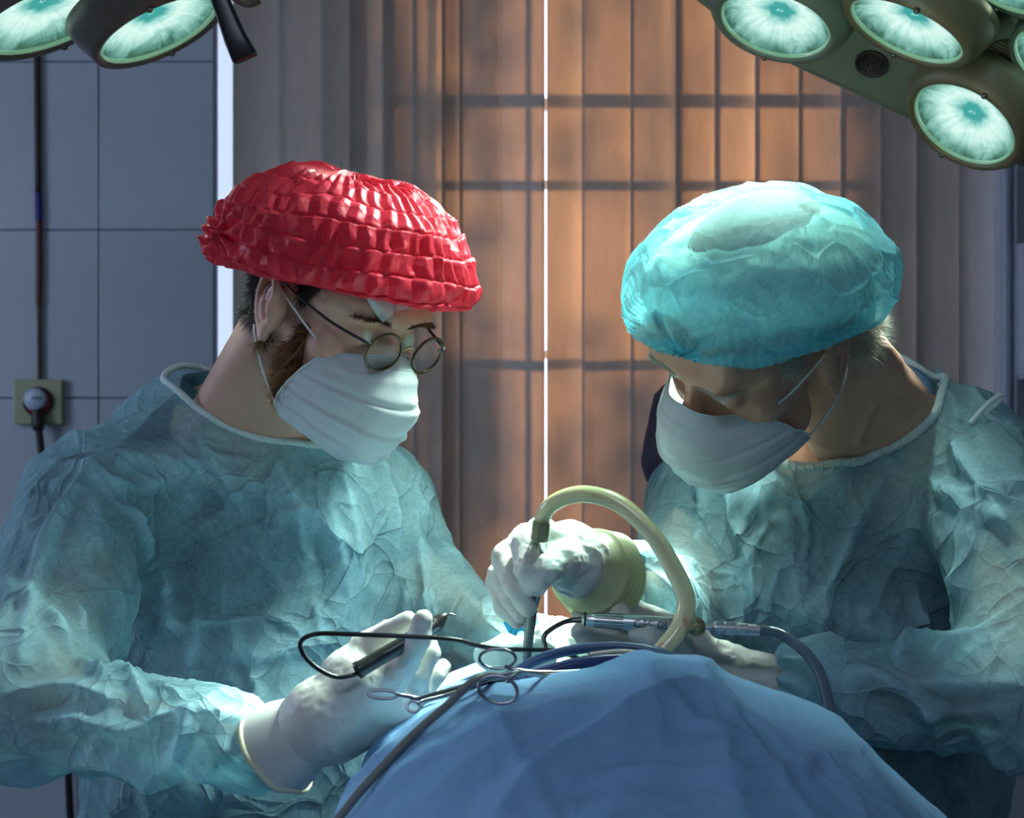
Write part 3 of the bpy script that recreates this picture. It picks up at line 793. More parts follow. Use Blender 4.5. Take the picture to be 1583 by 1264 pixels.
def head_sdf(h, age=0, detail=True):
    E, K = h.ell, h.cap
    base = [E((-.012, 0, .048), (.098, .078, .088)), (E((.030, 0, -.020), (.062, .060, .088)), .03),
            (K((.030, -.046, -.075), (.072, -.012, -.108), .020, .017), .03), (K((.030, .046, -.075), (.072, .012, -.108), .020, .017), .03),
            (K((.072, -.012, -.106), (.072, .012, -.106), .018), .02),
            (K((.086, -.036, .026), (.088, .036, .026), .010), .018),                # brow
            (K((.056, -.052, -.022), (.068, -.034, -.032), .016, .015), .025), (K((.056, .052, -.022), (.068, .034, -.032), .016, .015), .025),
            (E((.070, 0, -.070), (.026, .030, .020)), .02),                           # mouth region
            (K((.092, 0, .008), (.112, 0, -.034), .0085, .0110), .012),               # nose
            (K((.098, -.011, -.042), (.104, -.008, -.040), .0085), .006), (K((.098, .011, -.042), (.104, .008, -.040), .0085), .006),
            (K((.050, -.058, .035), (.075, -.045, .045), .012), .03), (K((.050, .058, .035), (.075, .045, .045), .012), .03)]
    f = s_u(base, .02)
    for s in (-1, 1):
        f = s_sub(f, E((.100, s*.031, .004), (.018, .020, .014)), .018)
        f = s_u([f, (h.cap((.0755, s*.0310, .003), (.0755, s*.0335, .002), .0130), .006)])
        # ear
        tilt = rotm((0, 0, 1), s*radians(24)) @ rotm((0, 1, 0), radians(-12))
        pos = np.array((-.010, s*.0815, -.006))
        e = lambda x, z, y=0: pos+np.array((tilt @ np.array((x, s*y, z))))
        helix = [e(.010, .004, .002), e(.017, .016, .003), e(.014, .029, .005), e(.002, .036, .007), e(-.011, .031, .008), e(-.017, .016, .008), e(-.015, .0, .007), e(-.008, -.016, .005), e(.002, -.026, .003)]
        helix = catmull(helix, 2)
        anti = catmull([e(.004, .022, .003), e(-.006, .014, .005), e(-.007, .0, .005), e(-.001, -.012, .004)], 2)
        ch = lambda pts, r: [h.cap(pts[i], pts[i+1], r) for i in range(len(pts)-1)]
        plate = h.ell(pos, (.019, .0055, .031), tilt)
        lobe = h.ell(e(.005, -.028, .002), (.009, .0055, .010), tilt)
        root = h.ell(e(.008, .0, -.006), (.012, .010, .022), tilt)
        ear = s_u([plate, (lobe, .006), (root, .008)])
        ear = s_sub(ear, h.ell(e(.003, -.004, .008), (.009, .008, .011), tilt), .004)
        ear = s_sub(ear, h.ell(e(-.010, .018, .010), (.006, .007, .014), tilt), .004)
        ear = s_u([ear]+[(q, .004) for q in ch(helix, .0036)]+[(q, .003) for q in ch(anti, .0027)]+[(h.cap(e(.013, -.004, .004), e(.012, .002, .004), .0042), .004)])
        f = s_u([f, (s_bound(ear, h.w(pos), .048), .007)])
    return s_bound(f, h.w((.01, 0, -.01)), .165)

def strands(name, roots, dirs, L, r, mat, parent, curl=.3, seg=4, droop=0., rad=.00035, label=None, clump=0):
    """short hair as tapered three-sided strands"""
    n = len(roots); V = []; Fc = []
    d = dirs/np.linalg.norm(dirs, axis=1)[:, None]; p = roots.copy(); rs = np.random.default_rng(3)
    cvec = rs.normal(size=(n, 3)); L_ = L*(.6+.8*rs.random(n))
    rows = []
    for k in range(seg+1):
        a = np.cross(d, cvec); a /= np.linalg.norm(a, axis=1)[:, None]+1e-9; b = np.cross(d, a); rr = rad*(1-.85*k/seg)
        rows.append([p+rr*(cos(t)*a+sin(t)*b) for t in (0, 2.09, 4.19)])
        p = p+d*(L_/seg)[:, None]; d = d+curl*rs.normal(size=(n, 3))*.5+curl*np.cross(d, cvec)*.4+np.array([0, 0, -droop]); d /= np.linalg.norm(d, axis=1)[:, None]
    A = np.array(rows)              # seg+1,3,n,3
    V = A.transpose(2, 0, 1, 3).reshape(-1, 3); m = (seg+1)*3; Fl = []
    for k in range(seg):
        for j in range(3):
            l = (j+1) % 3; Fl.append((k*3+j, k*3+l, (k+1)*3+l, (k+1)*3+j))
    Fl = np.array(Fl); Fc = (Fl[None]+(np.arange(n)*m)[:, None, None]).reshape(-1, 4)
    return mesh_obj(name, V, Fc, mat, parent, True, label=label, kind='stuff')

def scatter_on(V, Fc, mask_fn, n, seed=1):
    cen = V[Fc].mean(1); ok = mask_fn(cen); idx = np.where(ok)[0]
    a, b, c, d = (V[Fc[:, i]] for i in range(4)); fn = np.cross(c-a, d-b); ar = np.linalg.norm(fn, axis=1); fn = fn/(ar[:, None]+1e-12)
    rs = np.random.default_rng(seed); pk = rs.choice(idx, n, p=ar[idx]/ar[idx].sum())
    u, v = rs.random((2, n)); p = (V[Fc[pk, 0]]*((1-u)*(1-v))[:, None]+V[Fc[pk, 1]]*(u*(1-v))[:, None]+V[Fc[pk, 2]]*(u*v)[:, None]+V[Fc[pk, 3]]*((1-u)*v)[:, None])
    return p, fn[pk]

def face_mask(h, parent, side, label, wob=0., dz=0.):
    """pleated face mask; side=+1/-1 the cheek that faces the camera"""
    nu, nv = 61, 61; s = np.linspace(-1, 1, nu)[:, None]*np.ones((1, nv)); t = np.linspace(0, 1, nv)[None]*np.ones((nu, 1))
    tt = [0, .12, .3, .5, .7, .86, 1.0]
    x0 = np.interp(t, tt, [.108, .124, .137, .136, .129, .115, .084]); z0 = np.interp(t, tt, [-.004, -.022, -.046, -.074, -.101, -.122, -.137])
    hw = np.interp(t, tt, [.052, .060, .066, .069, .069, .064, .054])
    xs = np.interp(t, tt, [.066, .060, .050, .040, .032, .028, .030]); zs = np.interp(t, tt, [-.024, -.032, -.048, -.066, -.084, -.096, -.108])
    a = np.abs(s); e = a**2.3
    x = x0+(xs-x0)*e; z = z0+(zs-z0)*a**1.6+dz; y = hw*np.sin(s*pi/2*.96)*(1.0)
    y = np.sign(s)*hw*np.minimum(1, (a**.92))*1.02
    # three pleats: little steps
    off = np.zeros_like(x)
    for k, tp in enumerate((.14, .36, .58, .78)):
        off += (.0062 if k else .0025)*np.clip((t-tp)*60, 0, 1)*np.exp(-np.maximum(t-tp, 0)*14)*(1-.6*a**3)
    Q = np.stack([x, y, z], -1).reshape(-1, 3)
    cr = crumple(Q, 17, 3+wob, .6)*.009+crumple(Q, 52, 9+wob)*.0026-.0025
    nd = Q-np.array([.01, 0, -.06]); nd /= np.linalg.norm(nd, axis=1)[:, None]
    Q = Q+nd*(off.reshape(-1)+cr-.003)[:, None]
    Wd = h.w(Q); Fc = grid_faces(nu, nv)
    grp = mesh_obj('face_mask', Wd, Fc, M['mask'], parent, True, label=label)
    sm = grp.modifiers.new('thickness', 'SOLIDIFY'); sm.thickness = .0009; sm.offset = -1
    G = Q.reshape(nu, nv, 3)
    def strip(col_pts, r, nm='stitched_edge', m=M['trim']): mesh_obj(nm, *tube([h.w(q) for q in col_pts], r, 6, raw=True, flat=1.0), m, grp)
    for i in (0, nu-1): strip([G[i, j] for j in range(0, nv, 2)], .0016)
    strip([G[i, 0] for i in range(0, nu, 2)], .0013); strip([G[i, nv-1] for i in range(0, nu, 2)], .0013)
    strip([G[i, 5]+[.001, 0, 0] for i in range(4, nu-4, 2)], .0008, 'nose_wire_seam')
    # stitches along top band
    for sgn in (-1, 1):
        i = nu-1 if sgn > 0 else 0
        ea = np.array((-.010, sgn*.088, -.006))
        up = [G[i, 1], G[i, 1]*.62+(ea+[.012, .001, .030])*.38+[0, sgn*.006, 0], ea+[.008, .001, .027], ea+[-.004, -.002*sgn, .030]]
        lo = [G[i, nv-6], G[i, nv-6]*.5+(ea+[.0, 0, -.034])*.5+[0, sgn*.004, 0], ea+[-.002, -.002*sgn, -.036], ea+[-.014, -.006*sgn, -.026]]
        for q in (up, lo): mesh_obj('ear_loop', *tube([h.w(p) for p in q], .00125, 8, 8), M['loop'], grp)
    return grp, G

def gown_mesh(name, f, lo, hi, folds, parent, hres=.0042, amp=1.0, seed=0, low_z=None, mat='gown', label=None, thick=True, mask=None, clipz=.9):
    V, Fc = nets(f, lo, hi, hres, smooth=1)
    N = vnormals(V, Fc)
    big = crumple(V, 5.5, seed, .6); med = crumple(V, 13, seed+5, .5); sm = crumple(V, 34, seed+9, .4)
    D = amp*(.026*(big-.8)+.009*(med-.8)+.0025*(sm-.75)+.003*vnoise(V, 9, seed+2))
    if mask is not None: D = D*mask(V)
    anis = np.array([1, 1, .55]); cm = np.clip(.5+.9*vnoise(V, 4, seed+50), .1, 1)
    D += .0140*cm*(creases(V*anis, 8, seed, .13)-.3)+.0065*np.clip(.4+vnoise(V, 6, seed+60), 0, 1)*(creases(V*anis, 18, seed+3, .12)-.2)
    D += 1.25*apply_folds(V, N, f, [(a_, b_, c_*.8) for a_, b_, c_ in folds])
    D = np.where(D < -.006, -.006+(D+.006)*.22, D)
    V = V+N*D[:, None]
    V = lap(V, Fc, 1, .3)
    return V, Fc, D
print('lib ready')
def inside_poly(q, poly):
    x, y = q[:, 0], q[:, 1]; c = np.zeros(len(q), bool); n = len(poly)
    for i in range(n):
        x1, y1 = poly[i]; x2, y2 = poly[(i+1) % n]
        m = ((y1 > y) != (y2 > y)) & (x < (x2-x1)*(y-y1)/(y2-y1+1e-12)+x1); c ^= m
    return c
def compact(V, Fc):
    u, inv = np.unique(Fc, return_inverse=True); return V[u], inv.reshape(Fc.shape)
def cut_loop(V, Fc, loop, up, below=.10, attr=None):
    loop = np.array(loop); c = loop.mean(0); R = frame(up); q = (V-c) @ R; lp = (loop-c) @ R
    ins = inside_poly(q[:, :2], lp[:, :2]) & (q[:, 2] > -below)
    keep = ~(ins[Fc].all(1))
    if attr is None: return compact(V, Fc[keep])
    u, inv = np.unique(Fc[keep], return_inverse=True); return V[u], inv.reshape(-1, 4), attr[u]
def clip_body(f, gown, loop, up, gap=.007):
    """keep neck and chest below the gown outside the neck opening"""
    loop = np.array(catmull(loop, 4, True)); c = loop.mean(0); R = frame(up); lp = ((loop-c) @ R)[:, :2]
    an = np.arctan2(lp[:, 1], lp[:, 0]); o = np.argsort(an); an = an[o]; ra = np.linalg.norm(lp, axis=1)[o]
    an = np.concatenate([an-2*pi, an, an+2*pi]); ra = np.tile(ra, 3)
    def g(p):
        d = f(p); q = (p-c) @ R; r = np.linalg.norm(q[:, :2], axis=1)
        m = (d < .03) & (r < .35)
        if m.any():
            qm = q[m]; wall = r[m]-np.interp(np.arctan2(qm[:, 1], qm[:, 0]), an, ra)+.004
            e = np.where(qm[:, 2] > -.06, np.minimum(gown(p[m])+gap, wall), gown(p[m])+gap)
            d = d.copy(); d[m] = -smin(-d[m], -e, .016)
        return d
    return g
def set_standoff(o, D, lo=-.012, hi=.012, amp=.62):
    a = o.data.attributes.new('standoff', 'FLOAT', 'POINT'); v = (np.clip((D-lo)/(hi-lo), 0, 1)-.16)*amp
    a.data.foreach_set('value', v.astype(np.float32))

def snap_loop(loop, V, lift=.0015, n=6):
    pts = np.array(catmull(loop, n, True)); out = []; c = pts.mean(0)
    for p in pts:
        d = ((V-p)**2).sum(1); i = np.argsort(d)[:6]; q = V[i].mean(0); out.append(q if d[i[0]] < .04**2 else p)
    out = np.array(out)
    for _ in range(3): out = .5*out+.25*(np.roll(out, 1, 0)+np.roll(out, -1, 0))
    return [q+nrm(c-q)*.001+np.array([0, -lift, lift]) for q in out]
def hand_sdf(palm, fingers, k=.010):
    """palm: list of primitives; fingers: list of (points, radii) chains"""
    fs = list(palm)
    f = s_u(fs, .012)
    for pts, rs in fingers:
        ch = s_chain(pts, rs, .003); f = s_u([f, (ch, .007)])
    return f
def glove_obj(name, f, lo, hi, parent, seed, label=None, amp=1.0, h=.0015):
    V, Fc = nets(f, lo, hi, h, smooth=2); N = vnormals(V, Fc)
    a = vnoise(V, 26, seed); D = amp*(.0022*(crumple(V, 55, seed, .5)-.8)+.0011*(crumple(V, 150, seed+3, .4)-.7))
    V = lap(V+N*D[:, None], Fc, 1, .3)
    return mesh_obj(name, V, Fc, M['glove'], parent, True, label=label)
def box_of(pts, pad):
    a = np.array([np.asarray(p)[:3] for p in pts]); return a.min(0)-pad, a.max(0)+pad

def cap_mesh(name, c, up, xdir, a, b, hgt, parent, mat, style, label, under=None):
    up = nrm(up); xd = nrm(np.array(xdir)-up*np.dot(xdir, up)); yd = np.cross(up, xd); R = np.stack([xd, yd, up], 1)
    nu, nv = (620, 190); u = np.linspace(0, 2*pi, nu, endpoint=False)[:, None]*np.ones((1, nv)); v = np.linspace(0, 1, nv)[None]*np.ones((nu, 1))
    # profile: tucked rim, bulging skirt, dome
    ps = np.linspace(0, 1, 9)
    pr = np.array([.80, .92, .99, .985, .91, .77, .55, .28, .0]) if style == 'red' else np.array([.80, .92, .99, .985, .925, .80, .58, .30, .0])
    pz = np.array([.0, -.04, .07, .24, .46, .69, .88, .975, 1.0]) if style == 'red' else np.array([.02, .0, .14, .36, .58, .77, .91, .98, 1.0])
    cp = catmull([np.array([x, y]) for x, y in zip(pr, pz)], 24); cp = np.array(cp)
    L = np.concatenate([[0], np.cumsum(np.linalg.norm(np.diff(cp, axis=0), axis=1))]); L /= L[-1]
    rr = np.interp(v, L, cp[:, 0]); zz = np.interp(v, L, cp[:, 1])
    cu, su_ = np.cos(u), np.sin(u)
    sq = 1/(np.abs(cu)**2.1+np.abs(su_)**2.1)**(1/2.1)
    Q = np.stack([a*rr*cu*sq, b*rr*su_*sq, hgt*zz], -1)
    Q[..., 2] += -.10*hgt*np.maximum(cu, 0)*(1-v)*(1 if style == 'red' else .2)   # front hangs a little lower
    q = Q.reshape(-1, 3)
    # outward normals
    n0 = q/np.array([a*a, b*b, hgt*hgt]); n0 /= np.linalg.norm(n0, axis=1)[:, None]+1e-9
    uu, vv = u.ravel(), v.ravel()
    edge = np.exp(-(vv/.05)**2)
    if style == 'red':
        nb_ = 9; wob = .55*vnoise(q, 10, 4)+.12*vnoise(q, 30, 5); bd = vv*nb_+wob; ib = np.floor(bd).astype(int); fb = bd-ib
        ph = np.random.default_rng(11).random(40)*6; NP = 46
        cnt = np.maximum(10, (NP*np.sqrt(np.maximum(0.03, 1-vv**2.2)))).astype(int)
        s = uu/(2*pi)*NP*1.0+ph[ib % 40]+.55*vnoise(q, 22, 8)+.25*vnoise(q, 60, 2)
        tri = np.abs((s % 1)-.5)*2
        seam = np.exp(-((np.minimum(fb, 1-fb))/.055)**2)
        am = .0062*(1+.6*vnoise(q, 14, 12))*(1-.35*vv)
        D = am*(tri**.8-.5)*(.4+.6*np.sin(pi*np.clip(fb, 0, 1))**.5)-.0026*seam+.0016*(fb-.4)
        D += .014*(crumple(q, 13, 21, .5)-.78)+.006*(crumple(q, 40, 25, .4)-.75)
        # gathered knot at the back left
        kn = np.array([-.80*a, -.72*b*.9, .26*hgt]); dk = np.linalg.norm(q-kn, axis=1)
        ang = np.arctan2(q[:, 2]-kn[2], q[:, 0]-kn[0])
        D += np.exp(-(dk/.045)**2)*(.006*np.sin(ang*11+3*vnoise(q, 30, 3))-.004)+.008*np.exp(-(dk/.010)**2)
    else:
        NP = 88; s = uu/(2*pi)*NP+.9*vnoise(q, 16, 8); tri = np.abs((s % 1)-.5)*2
        low = np.exp(-((vv-.02)/.26)**2)
        D = .0032*(tri-.5)*low+.012*(crumple(q, 10, 41, .6)-.78)+.007*(crumple(q, 24, 45, .6)-.75)+.0035*(creases(q, 22, 4, .12, .3)-.2)
        kn = np.array([-.72*a, -.70*b, .06*hgt]); dk = np.linalg.norm(q-kn, axis=1); ang = np.arctan2(q[:, 2]-kn[2], q[:, 0]-kn[0])
        D += np.exp(-(dk/.085)**2)*.0048*np.sin(ang*13+2*vnoise(q, 20, 3))-.010*np.exp(-(dk/.028)**2)
    D += edge*.003*np.sin(uu*70+3*vnoise(q, 20, 1))
    q = q+n0*D[:, None]
    W = q @ R.T+np.asarray(c)
    if under is not None:      # the cloth rests on what it covers
        nw = n0 @ R.T
        for _ in range(3): W = W+nw*(np.clip(.005-under(W.astype(np.float32)), 0, .02)*(vv > .16))[:, None]
    o = mesh_obj(name, W, grid_faces(nu, nv, True), mat, parent, True, label=label)
    rim = W.reshape(nu, nv, 3)[::6, 1]
    mesh_obj('elastic_band', *tube(list(rim), .0042, 8, raw=True, closed=True), mat, o)
    return o, W.reshape(nu, nv, 3), R

M['redcap'] = fabric('red_cap_nonwoven', (.60, .012, .035), (.86, .06, .10), 1, .30, .42, .4)
M['bluecap'] = fabric('blue_cap_nonwoven', (.10, .55, .70), (.42, .86, .94), .36, .30, .5, .35)

def lower_body(person, hip, foot, seed, gown_r=.19):
    """trousers and shoes below the gown (hidden behind the table in the photograph)"""
    hip = np.asarray(hip, float); fs = []
    for s in (-1, 1):
        a = hip+[s*.09, 0, -.02]; k = hip+[s*.10, -.02, -.44]; an = np.array([foot[0]+s*.12, foot[1], .10])
        fs += [s_cap(a, k, .095, .07), s_cap(k, an, .07, .055)]
    V, Fc = nets(s_u(fs+[s_ell(hip, (.17, .12, .13))], .05), hip+[-.35, -.3, -hip[2]+.05], hip+[.35, .3, .16], .012)
    mesh_obj('trousers', V, Fc, M['scrub'], person)
    for s in (-1, 1):
        c = np.array([foot[0]+s*.12, foot[1]-.06, .045])
        V, Fc = nets(s_u([s_ell(c, (.048, .135, .042)), s_cap(c+[0, .07, .02], c+[0, .06, .07], .042)], .03), c+[-.1, -.2, -.06], c+[.1, .2, .14], .008)
        V[:, 2] = np.maximum(V[:, 2], .002); mesh_obj('shoe', V, Fc, M['blackrub'], person)

# ------------------------------------------------------------------ LEFT SURGEON
def person_a():
    pr = empty('person', (P(380, 0, 1.85)[0], 1.95, 0), 'bearded surgeon with round glasses, red cap and teal gown holding a black pen probe', 'person')
    fw_, up_ = (.70, -.576, -.42), (.337, -.249, .907)
    tmp = Head((0, 0, 0), fw_, up_, 0, 1.05); ear = P(417, 474, 1.545)
    h = Head(ear-tmp.w((-.010, -.0815, -.006)), fw_, up_, 0, 1.05)
    hd = head_sdf(h)
    neck = [s_cap(h.w((-.040, 0, -.020)), P(362, 690, 1.79), .062, .072), s_cap(h.w((-.03, -.052, -.035)), P(455, 690, 1.73), .016, .012), s_cap(P(362, 690, 1.79), P(380, 760, 1.82), .070, .08)]
    torso = [s_ell(P(380, 880, 1.80), (.20, .13, .27)), (s_cap(P(300, 660, 1.80), P(150, 775, 1.70), .060, .082), .06), (s_cap(P(440, 720, 1.80), P(560, 775, 1.89), .07, .078), .06),
             (s_cap(P(300, 660, 1.82), P(440, 720, 1.84), .06), .06), (s_ell(P(380, 1130, 1.80), (.20, .14, .26)), .08)]
    armR = s_u([s_cap(P(135, 790, 1.66), P(40, 1075, 1.46), .088, .075), (s_cap(P(40, 1090, 1.45), P(425, 1155, 1.325), .070, .034), .03)], .03)
    armL = s_u([s_cap(P(560, 790, 1.90), P(672, 940, 1.79), .082, .062), (s_cap(P(672, 940, 1.79), P(835, 1003, 1.58), .062, .036), .04)], .03)
    gt = s_u(torso, .06)
    skirt = s_cap((P(380, 0, 1.85)[0], 1.86, .98), (P(380, 0, 1.85)[0], 1.90, .55), .20, .24)
    gown = s_u([gt, (armR, .035), (armL, .04), (skirt, .08)])
    # collar loop
    vis = [(247, 578), (268, 598), (300, 627), (335, 650), (375, 667), (420, 679), (470, 688), (530, 694)]
    loop = [on_surf(x, y, gown) for x, y in vis]
    b = loop[-1]; loop += [b+[.032, .035, .006], b+[.045, .09, .018], b+[.01, .16, .05], b+[-.06, .20, .085], loop[0]+[.06, .10, .012], loop[0]+[.015, .05, .008]]
    folds = [([(310, 668), (345, 740), (400, 840), (430, 930)], .006, .006), ([(385, 670), (440, 740), (470, 850), (490, 960), (492, 1040)], .006, .006),
             ([(60, 705), (130, 720), (180, 745), (240, 750), (330, 700)], .011, .008), ([(175, 745), (230, 830), (262, 960), (255, 1100)], .018, .009),
             ([(110, 760), (60, 860), (30, 1040)], .010, .006), ([(60, 835), (130, 950), (200, 1040), (232, 1105)], .013, .006),
             ([(120, 720), (190, 780), (260, 830)], .008, .006), ([(150, 700), (90, 800), (60, 900)], .006, .005),
             ([(250, 840), (330, 830), (420, 880), (455, 960)], .006, .005), ([(265, 970), (350, 960), (430, 955), (470, 985)], .009, .006),
             ([(290, 760), (330, 850), (345, 955)], .007, .005), ([(590, 700), (610, 800), (625, 920), (620, 1000)], .008, .006),
             ([(640, 780), (650, 850), (660, 950), (650, 1010)], .010, .008), ([(680, 870), (730, 930), (775, 985)], .006, .005), ([(660, 960), (720, 1000), (790, 1000)], .007, .006),
             ([(30, 1120), (110, 1110), (200, 1130), (270, 1105), (380, 1110)], .009, .007), ([(60, 1190), (170, 1175), (260, 1200), (360, 1160), (415, 1180)], .006, .006),
             ([(120, 1105), (150, 1150), (120, 1220)], .006, .005), ([(210, 1110), (190, 1160), (140, 1210)], .006, .005), ([(300, 1090), (290, 1150), (250, 1200)], .006, .005),
             ([(230, 640), (300, 690), (420, 720)], .004, .004), ([(200, 650), (280, 700), (330, 760)], .005, .004), ([(520, 720), (540, 800), (550, 900)], .006, .006),
             ([(450, 700), (500, 780), (520, 860)], .004, .004), ([(280, 880), (300, 960), (290, 1050)], .006, .006), ([(340, 1000), (360, 1050), (350, 1090)], .006, .005),
             ([(10, 900), (90, 960), (200, 1085)], .010, .007), ([(0, 1075), (90, 1060), (190, 1090)], .009, .007), ([(400, 1000), (390, 1050), (400, 1090)], .005, .005)]
    V, Fc, Dg = gown_mesh('gown', gown, (-.80, 1.15, .50), (.16, 2.12, 1.62), folds, pr, .0038, 1.1, 3)
    upn = nrm(P(380, 600, 1.7)-P(380, 800, 1.85)); V, Fc, Dg = cut_loop(V, Fc, loop, upn, .12, Dg)
    # ends of the sleeves are open over the gloves
    g = mesh_obj('gown', V, Fc, M['gown'], pr); set_standoff(g, Dg)
    lp = snap_loop(loop, V)
    mesh_obj('neck_trim', *tube(lp, .0042, 8, raw=True, closed=True), M['trim'], g)
    stch = catmull(lp[:44], 1)
    for k in range(0, len(stch)-1, 2):
        a_, b_ = stch[k], stch[k+1]; mesh_obj('stitch', *tube([a_+[0, -.003, .002], b_+[0, -.004, -.003]], .0011, 5, 2), M['trim'], g)
    # shirt below
    sh = s_off(gt, -.034)
    sleeve = [s_cap(P(135, 790, 1.66), P(75, 960, 1.55), .068, .062), s_cap(P(560, 790, 1.90), P(620, 870, 1.84), .062, .056)]
    shirt = s_u([sh]+[(q, .03) for q in sleeve])
    Vs, Fs = nets(shirt, (-.75, 1.4, .75), (.0, 2.1, 1.6), .009)
    lin = [q*.985+np.mean(loop, 0)*.015+[0, 0, .004] for q in loop]
    sl = [q+(np.mean(loop, 0)-q)*.16+[0, .0, -.004] for q in loop]
    Vs, Fs = cut_loop(Vs, Fs, sl, nrm(P(380, 600, 1.7)-P(380, 800, 1.85)), .12)
    shirt_o = mesh_obj('scrub_shirt', Vs, Fs, M['scrub'], pr)
    # collar of the shirt: a band standing inside the gown neck
    cl = catmull(sl, 6, True); n = len(cl); cen = np.mean(sl, 0)
    Vb = [p+[0, 0, -.02] for p in cl]+[p+(cen-p)*.05+[0, 0, .010] for p in cl]+[p+(cen-p)*.09+[0, 0, .007] for p in cl]+[p+(cen-p)*.06+[0, 0, -.02] for p in cl]
    Fb = [(r*n+i, r*n+(i+1) % n, (r+1)*n+(i+1) % n, (r+1)*n+i) for r in range(3) for i in range(n)]
    mesh_obj('collar_band', Vb, Fb, M['collarA'], shirt_o, label='dark teal collar band')
    # gloved right hand with the pen
    Yh = 1.30
    wr = P(446, 1148, 1.32)
    palm = [s_cap(wr, P(500, 1110, 1.305), .031, .036), s_cap(P(500, 1110, 1.305), P(565, 1060, 1.30), .036, .030), s_cap(P(520, 1130, 1.32), P(610, 1090, 1.32), .030, .022),
            s_cap(P(535, 1040, 1.31), P(610, 1085, 1.31), .022, .022)]
    fing = [([P(525, 1045, 1.31), P(560, 1000, 1.315), P(600, 975, 1.31), P(630, 959, 1.30)], [.0155, .0125, .0105, .0086]),
            ([P(585, 1070, 1.30), P(628, 1022, 1.285), P(649, 985, 1.265), P(653, 957, 1.262)], [.016, .0125, .0108, .0090]),
            ([P(600, 1085, 1.31), P(645, 1045, 1.31), P(664, 1010, 1.315), P(660, 985, 1.33)], [.015, .0118, .0100, .0088]),
            ([P(610, 1095, 1.325), P(655, 1066, 1.325), P(672, 1045, 1.33), P(684, 1031, 1.34)], [.014, .0112, .0095, .0080]),
            ([P(600, 1105, 1.34), P(640, 1085, 1.355), P(662, 1072, 1.37), P(672, 1062, 1.385)], [.013, .0100, .0085, .0074])]
    hf = hand_sdf(palm, fing)
    gl = glove_obj('glove', hf, *box_of([wr, P(700, 930, 1.25), P(500, 1180, 1.40)], .05), pr, 5, amp=.7)
    # cuff of the glove over the sleeve
    ax = nrm(P(500, 1110, 1.305)-wr)
    V, Fc = lathe([(.030, .030), (.036, .012), (.041, -.006), (.044, -.018), (.0445, -.021), (.0425, -.021), (.040, -.006), (.034, .012)], wr+ax*.006, ax, 64, caps=False)
    V = np.array(V); V += (.0022*np.sin(np.arange(len(V)) % 64*2*pi/64*15)*np.linspace(1, 0, len(V))[:, None].ravel())[:, None]*0+vnoise(V, 40)[:, None]*.003
    mesh_obj('cuff', V, Fc, M['glove'], gl)
    mesh_obj('cuff_roll', *tube([np.array(V[4*64+i]) for i in range(0, 64, 2)], .0028, 8, raw=True, closed=True), M['cufflatex'], gl)
    # left hand reaching the field
    palm = [s_cap(P(835, 1003, 1.58), P(870, 1000, 1.54), .028, .028), s_cap(P(858, 990, 1.54), P(905, 1000, 1.51), .026, .022)]
    fing = [([P(880, 985, 1.53), P(905, 1000, 1.50), P(905, 1025, 1.47)], [.012, .010, .008]), ([P(890, 1010, 1.52), P(880, 1040, 1.48)], [.011, .009]),
            ([P(880, 1010, 1.51), P(860, 1040, 1.48)], [.011, .009]), ([P(870, 1010, 1.50), P(845, 1035, 1.48)], [.011, .009]), ([P(860, 1000, 1.52), P(830, 1025, 1.49)], [.012, .009])]
    hf2 = hand_sdf(palm, fing)
    glove_obj('glove', hf2, *box_of([P(820, 980, 1.46), P(930, 1050, 1.6)], .05), pr, 15, amp=2.2)
    # body
    arms = s_u([s_off(armR, -.026), (s_off(armL, -.024), .02)])
    ntc = clip_body(s_u([(q, .03) for q in neck]+[(s_off(gt, -.040), .03)]), gown, loop, upn)
    body_all = s_u([hd, (ntc, .03), (arms, .02), (s_bound(s_off(hf, -.003), P(570, 1050, 1.31), .13), .004), (s_bound(s_off(hf2, -.003), P(870, 1005, 1.52), .08), .004)])
    V0, F0 = nets(body_all, (-.78, 1.2, .85), (.14, 2.1, 1.68), .0043)
    zc = P(0, 725, 1.65)[2]
    Vh, Fl, Fh = refine(V0, F0, body_all, lambda p: (p[:, 2] > zc) & (np.linalg.norm(p-h.o, axis=1) < .27))
    bd = mesh_obj('body', Vh, Fl, M['skin_a'], pr)
    head_details(h, pr, 'a', hd)
    lower_body(pr, (P(380, 0, 1.85)[0], 1.90, .93), (P(380, 0, 1.85)[0], 1.95), 1)
    # cap
    cap, CW, R = cap_mesh('surgical_cap', P(527, 425, 1.60), (.15, -.17, .97), (1, -.10, -.15), .1575, .135, .121, pr, M['redcap'], 'red', 'crinkled red bouffant cap', hd)
    # hair at the nape and temple, beard
    L = h.loc(Vh); 
    def ear_free(q): return (np.hypot(q[:, 0]+.010, q[:, 2]+.004) > .037) | (np.abs(q[:, 1]) < .05)
    def nape(c): q = h.loc(c); return ear_free(q) & (q[:, 0] < -.026) & (q[:, 0] > -.14) & (q[:, 2] > -.050+np.maximum(0, -.02-q[:, 0])*.1) & (q[:, 2] < .055) & (np.abs(q[:, 1]) < .072)
    def temple(c): q = h.loc(c); return ear_free(q) & (q[:, 0] > .016) & (q[:, 0] < .052) & (q[:, 2] > -.02) & (q[:, 2] < .075) & (np.abs(q[:, 1]) > .055) & (q[:, 2] > -.01+(q[:, 0]-.006)*1.2)
    def crown(c): q = h.loc(c); return (q[:, 2] > .05) & ((q[:, 0] < .03) | (q[:, 2] > .09))
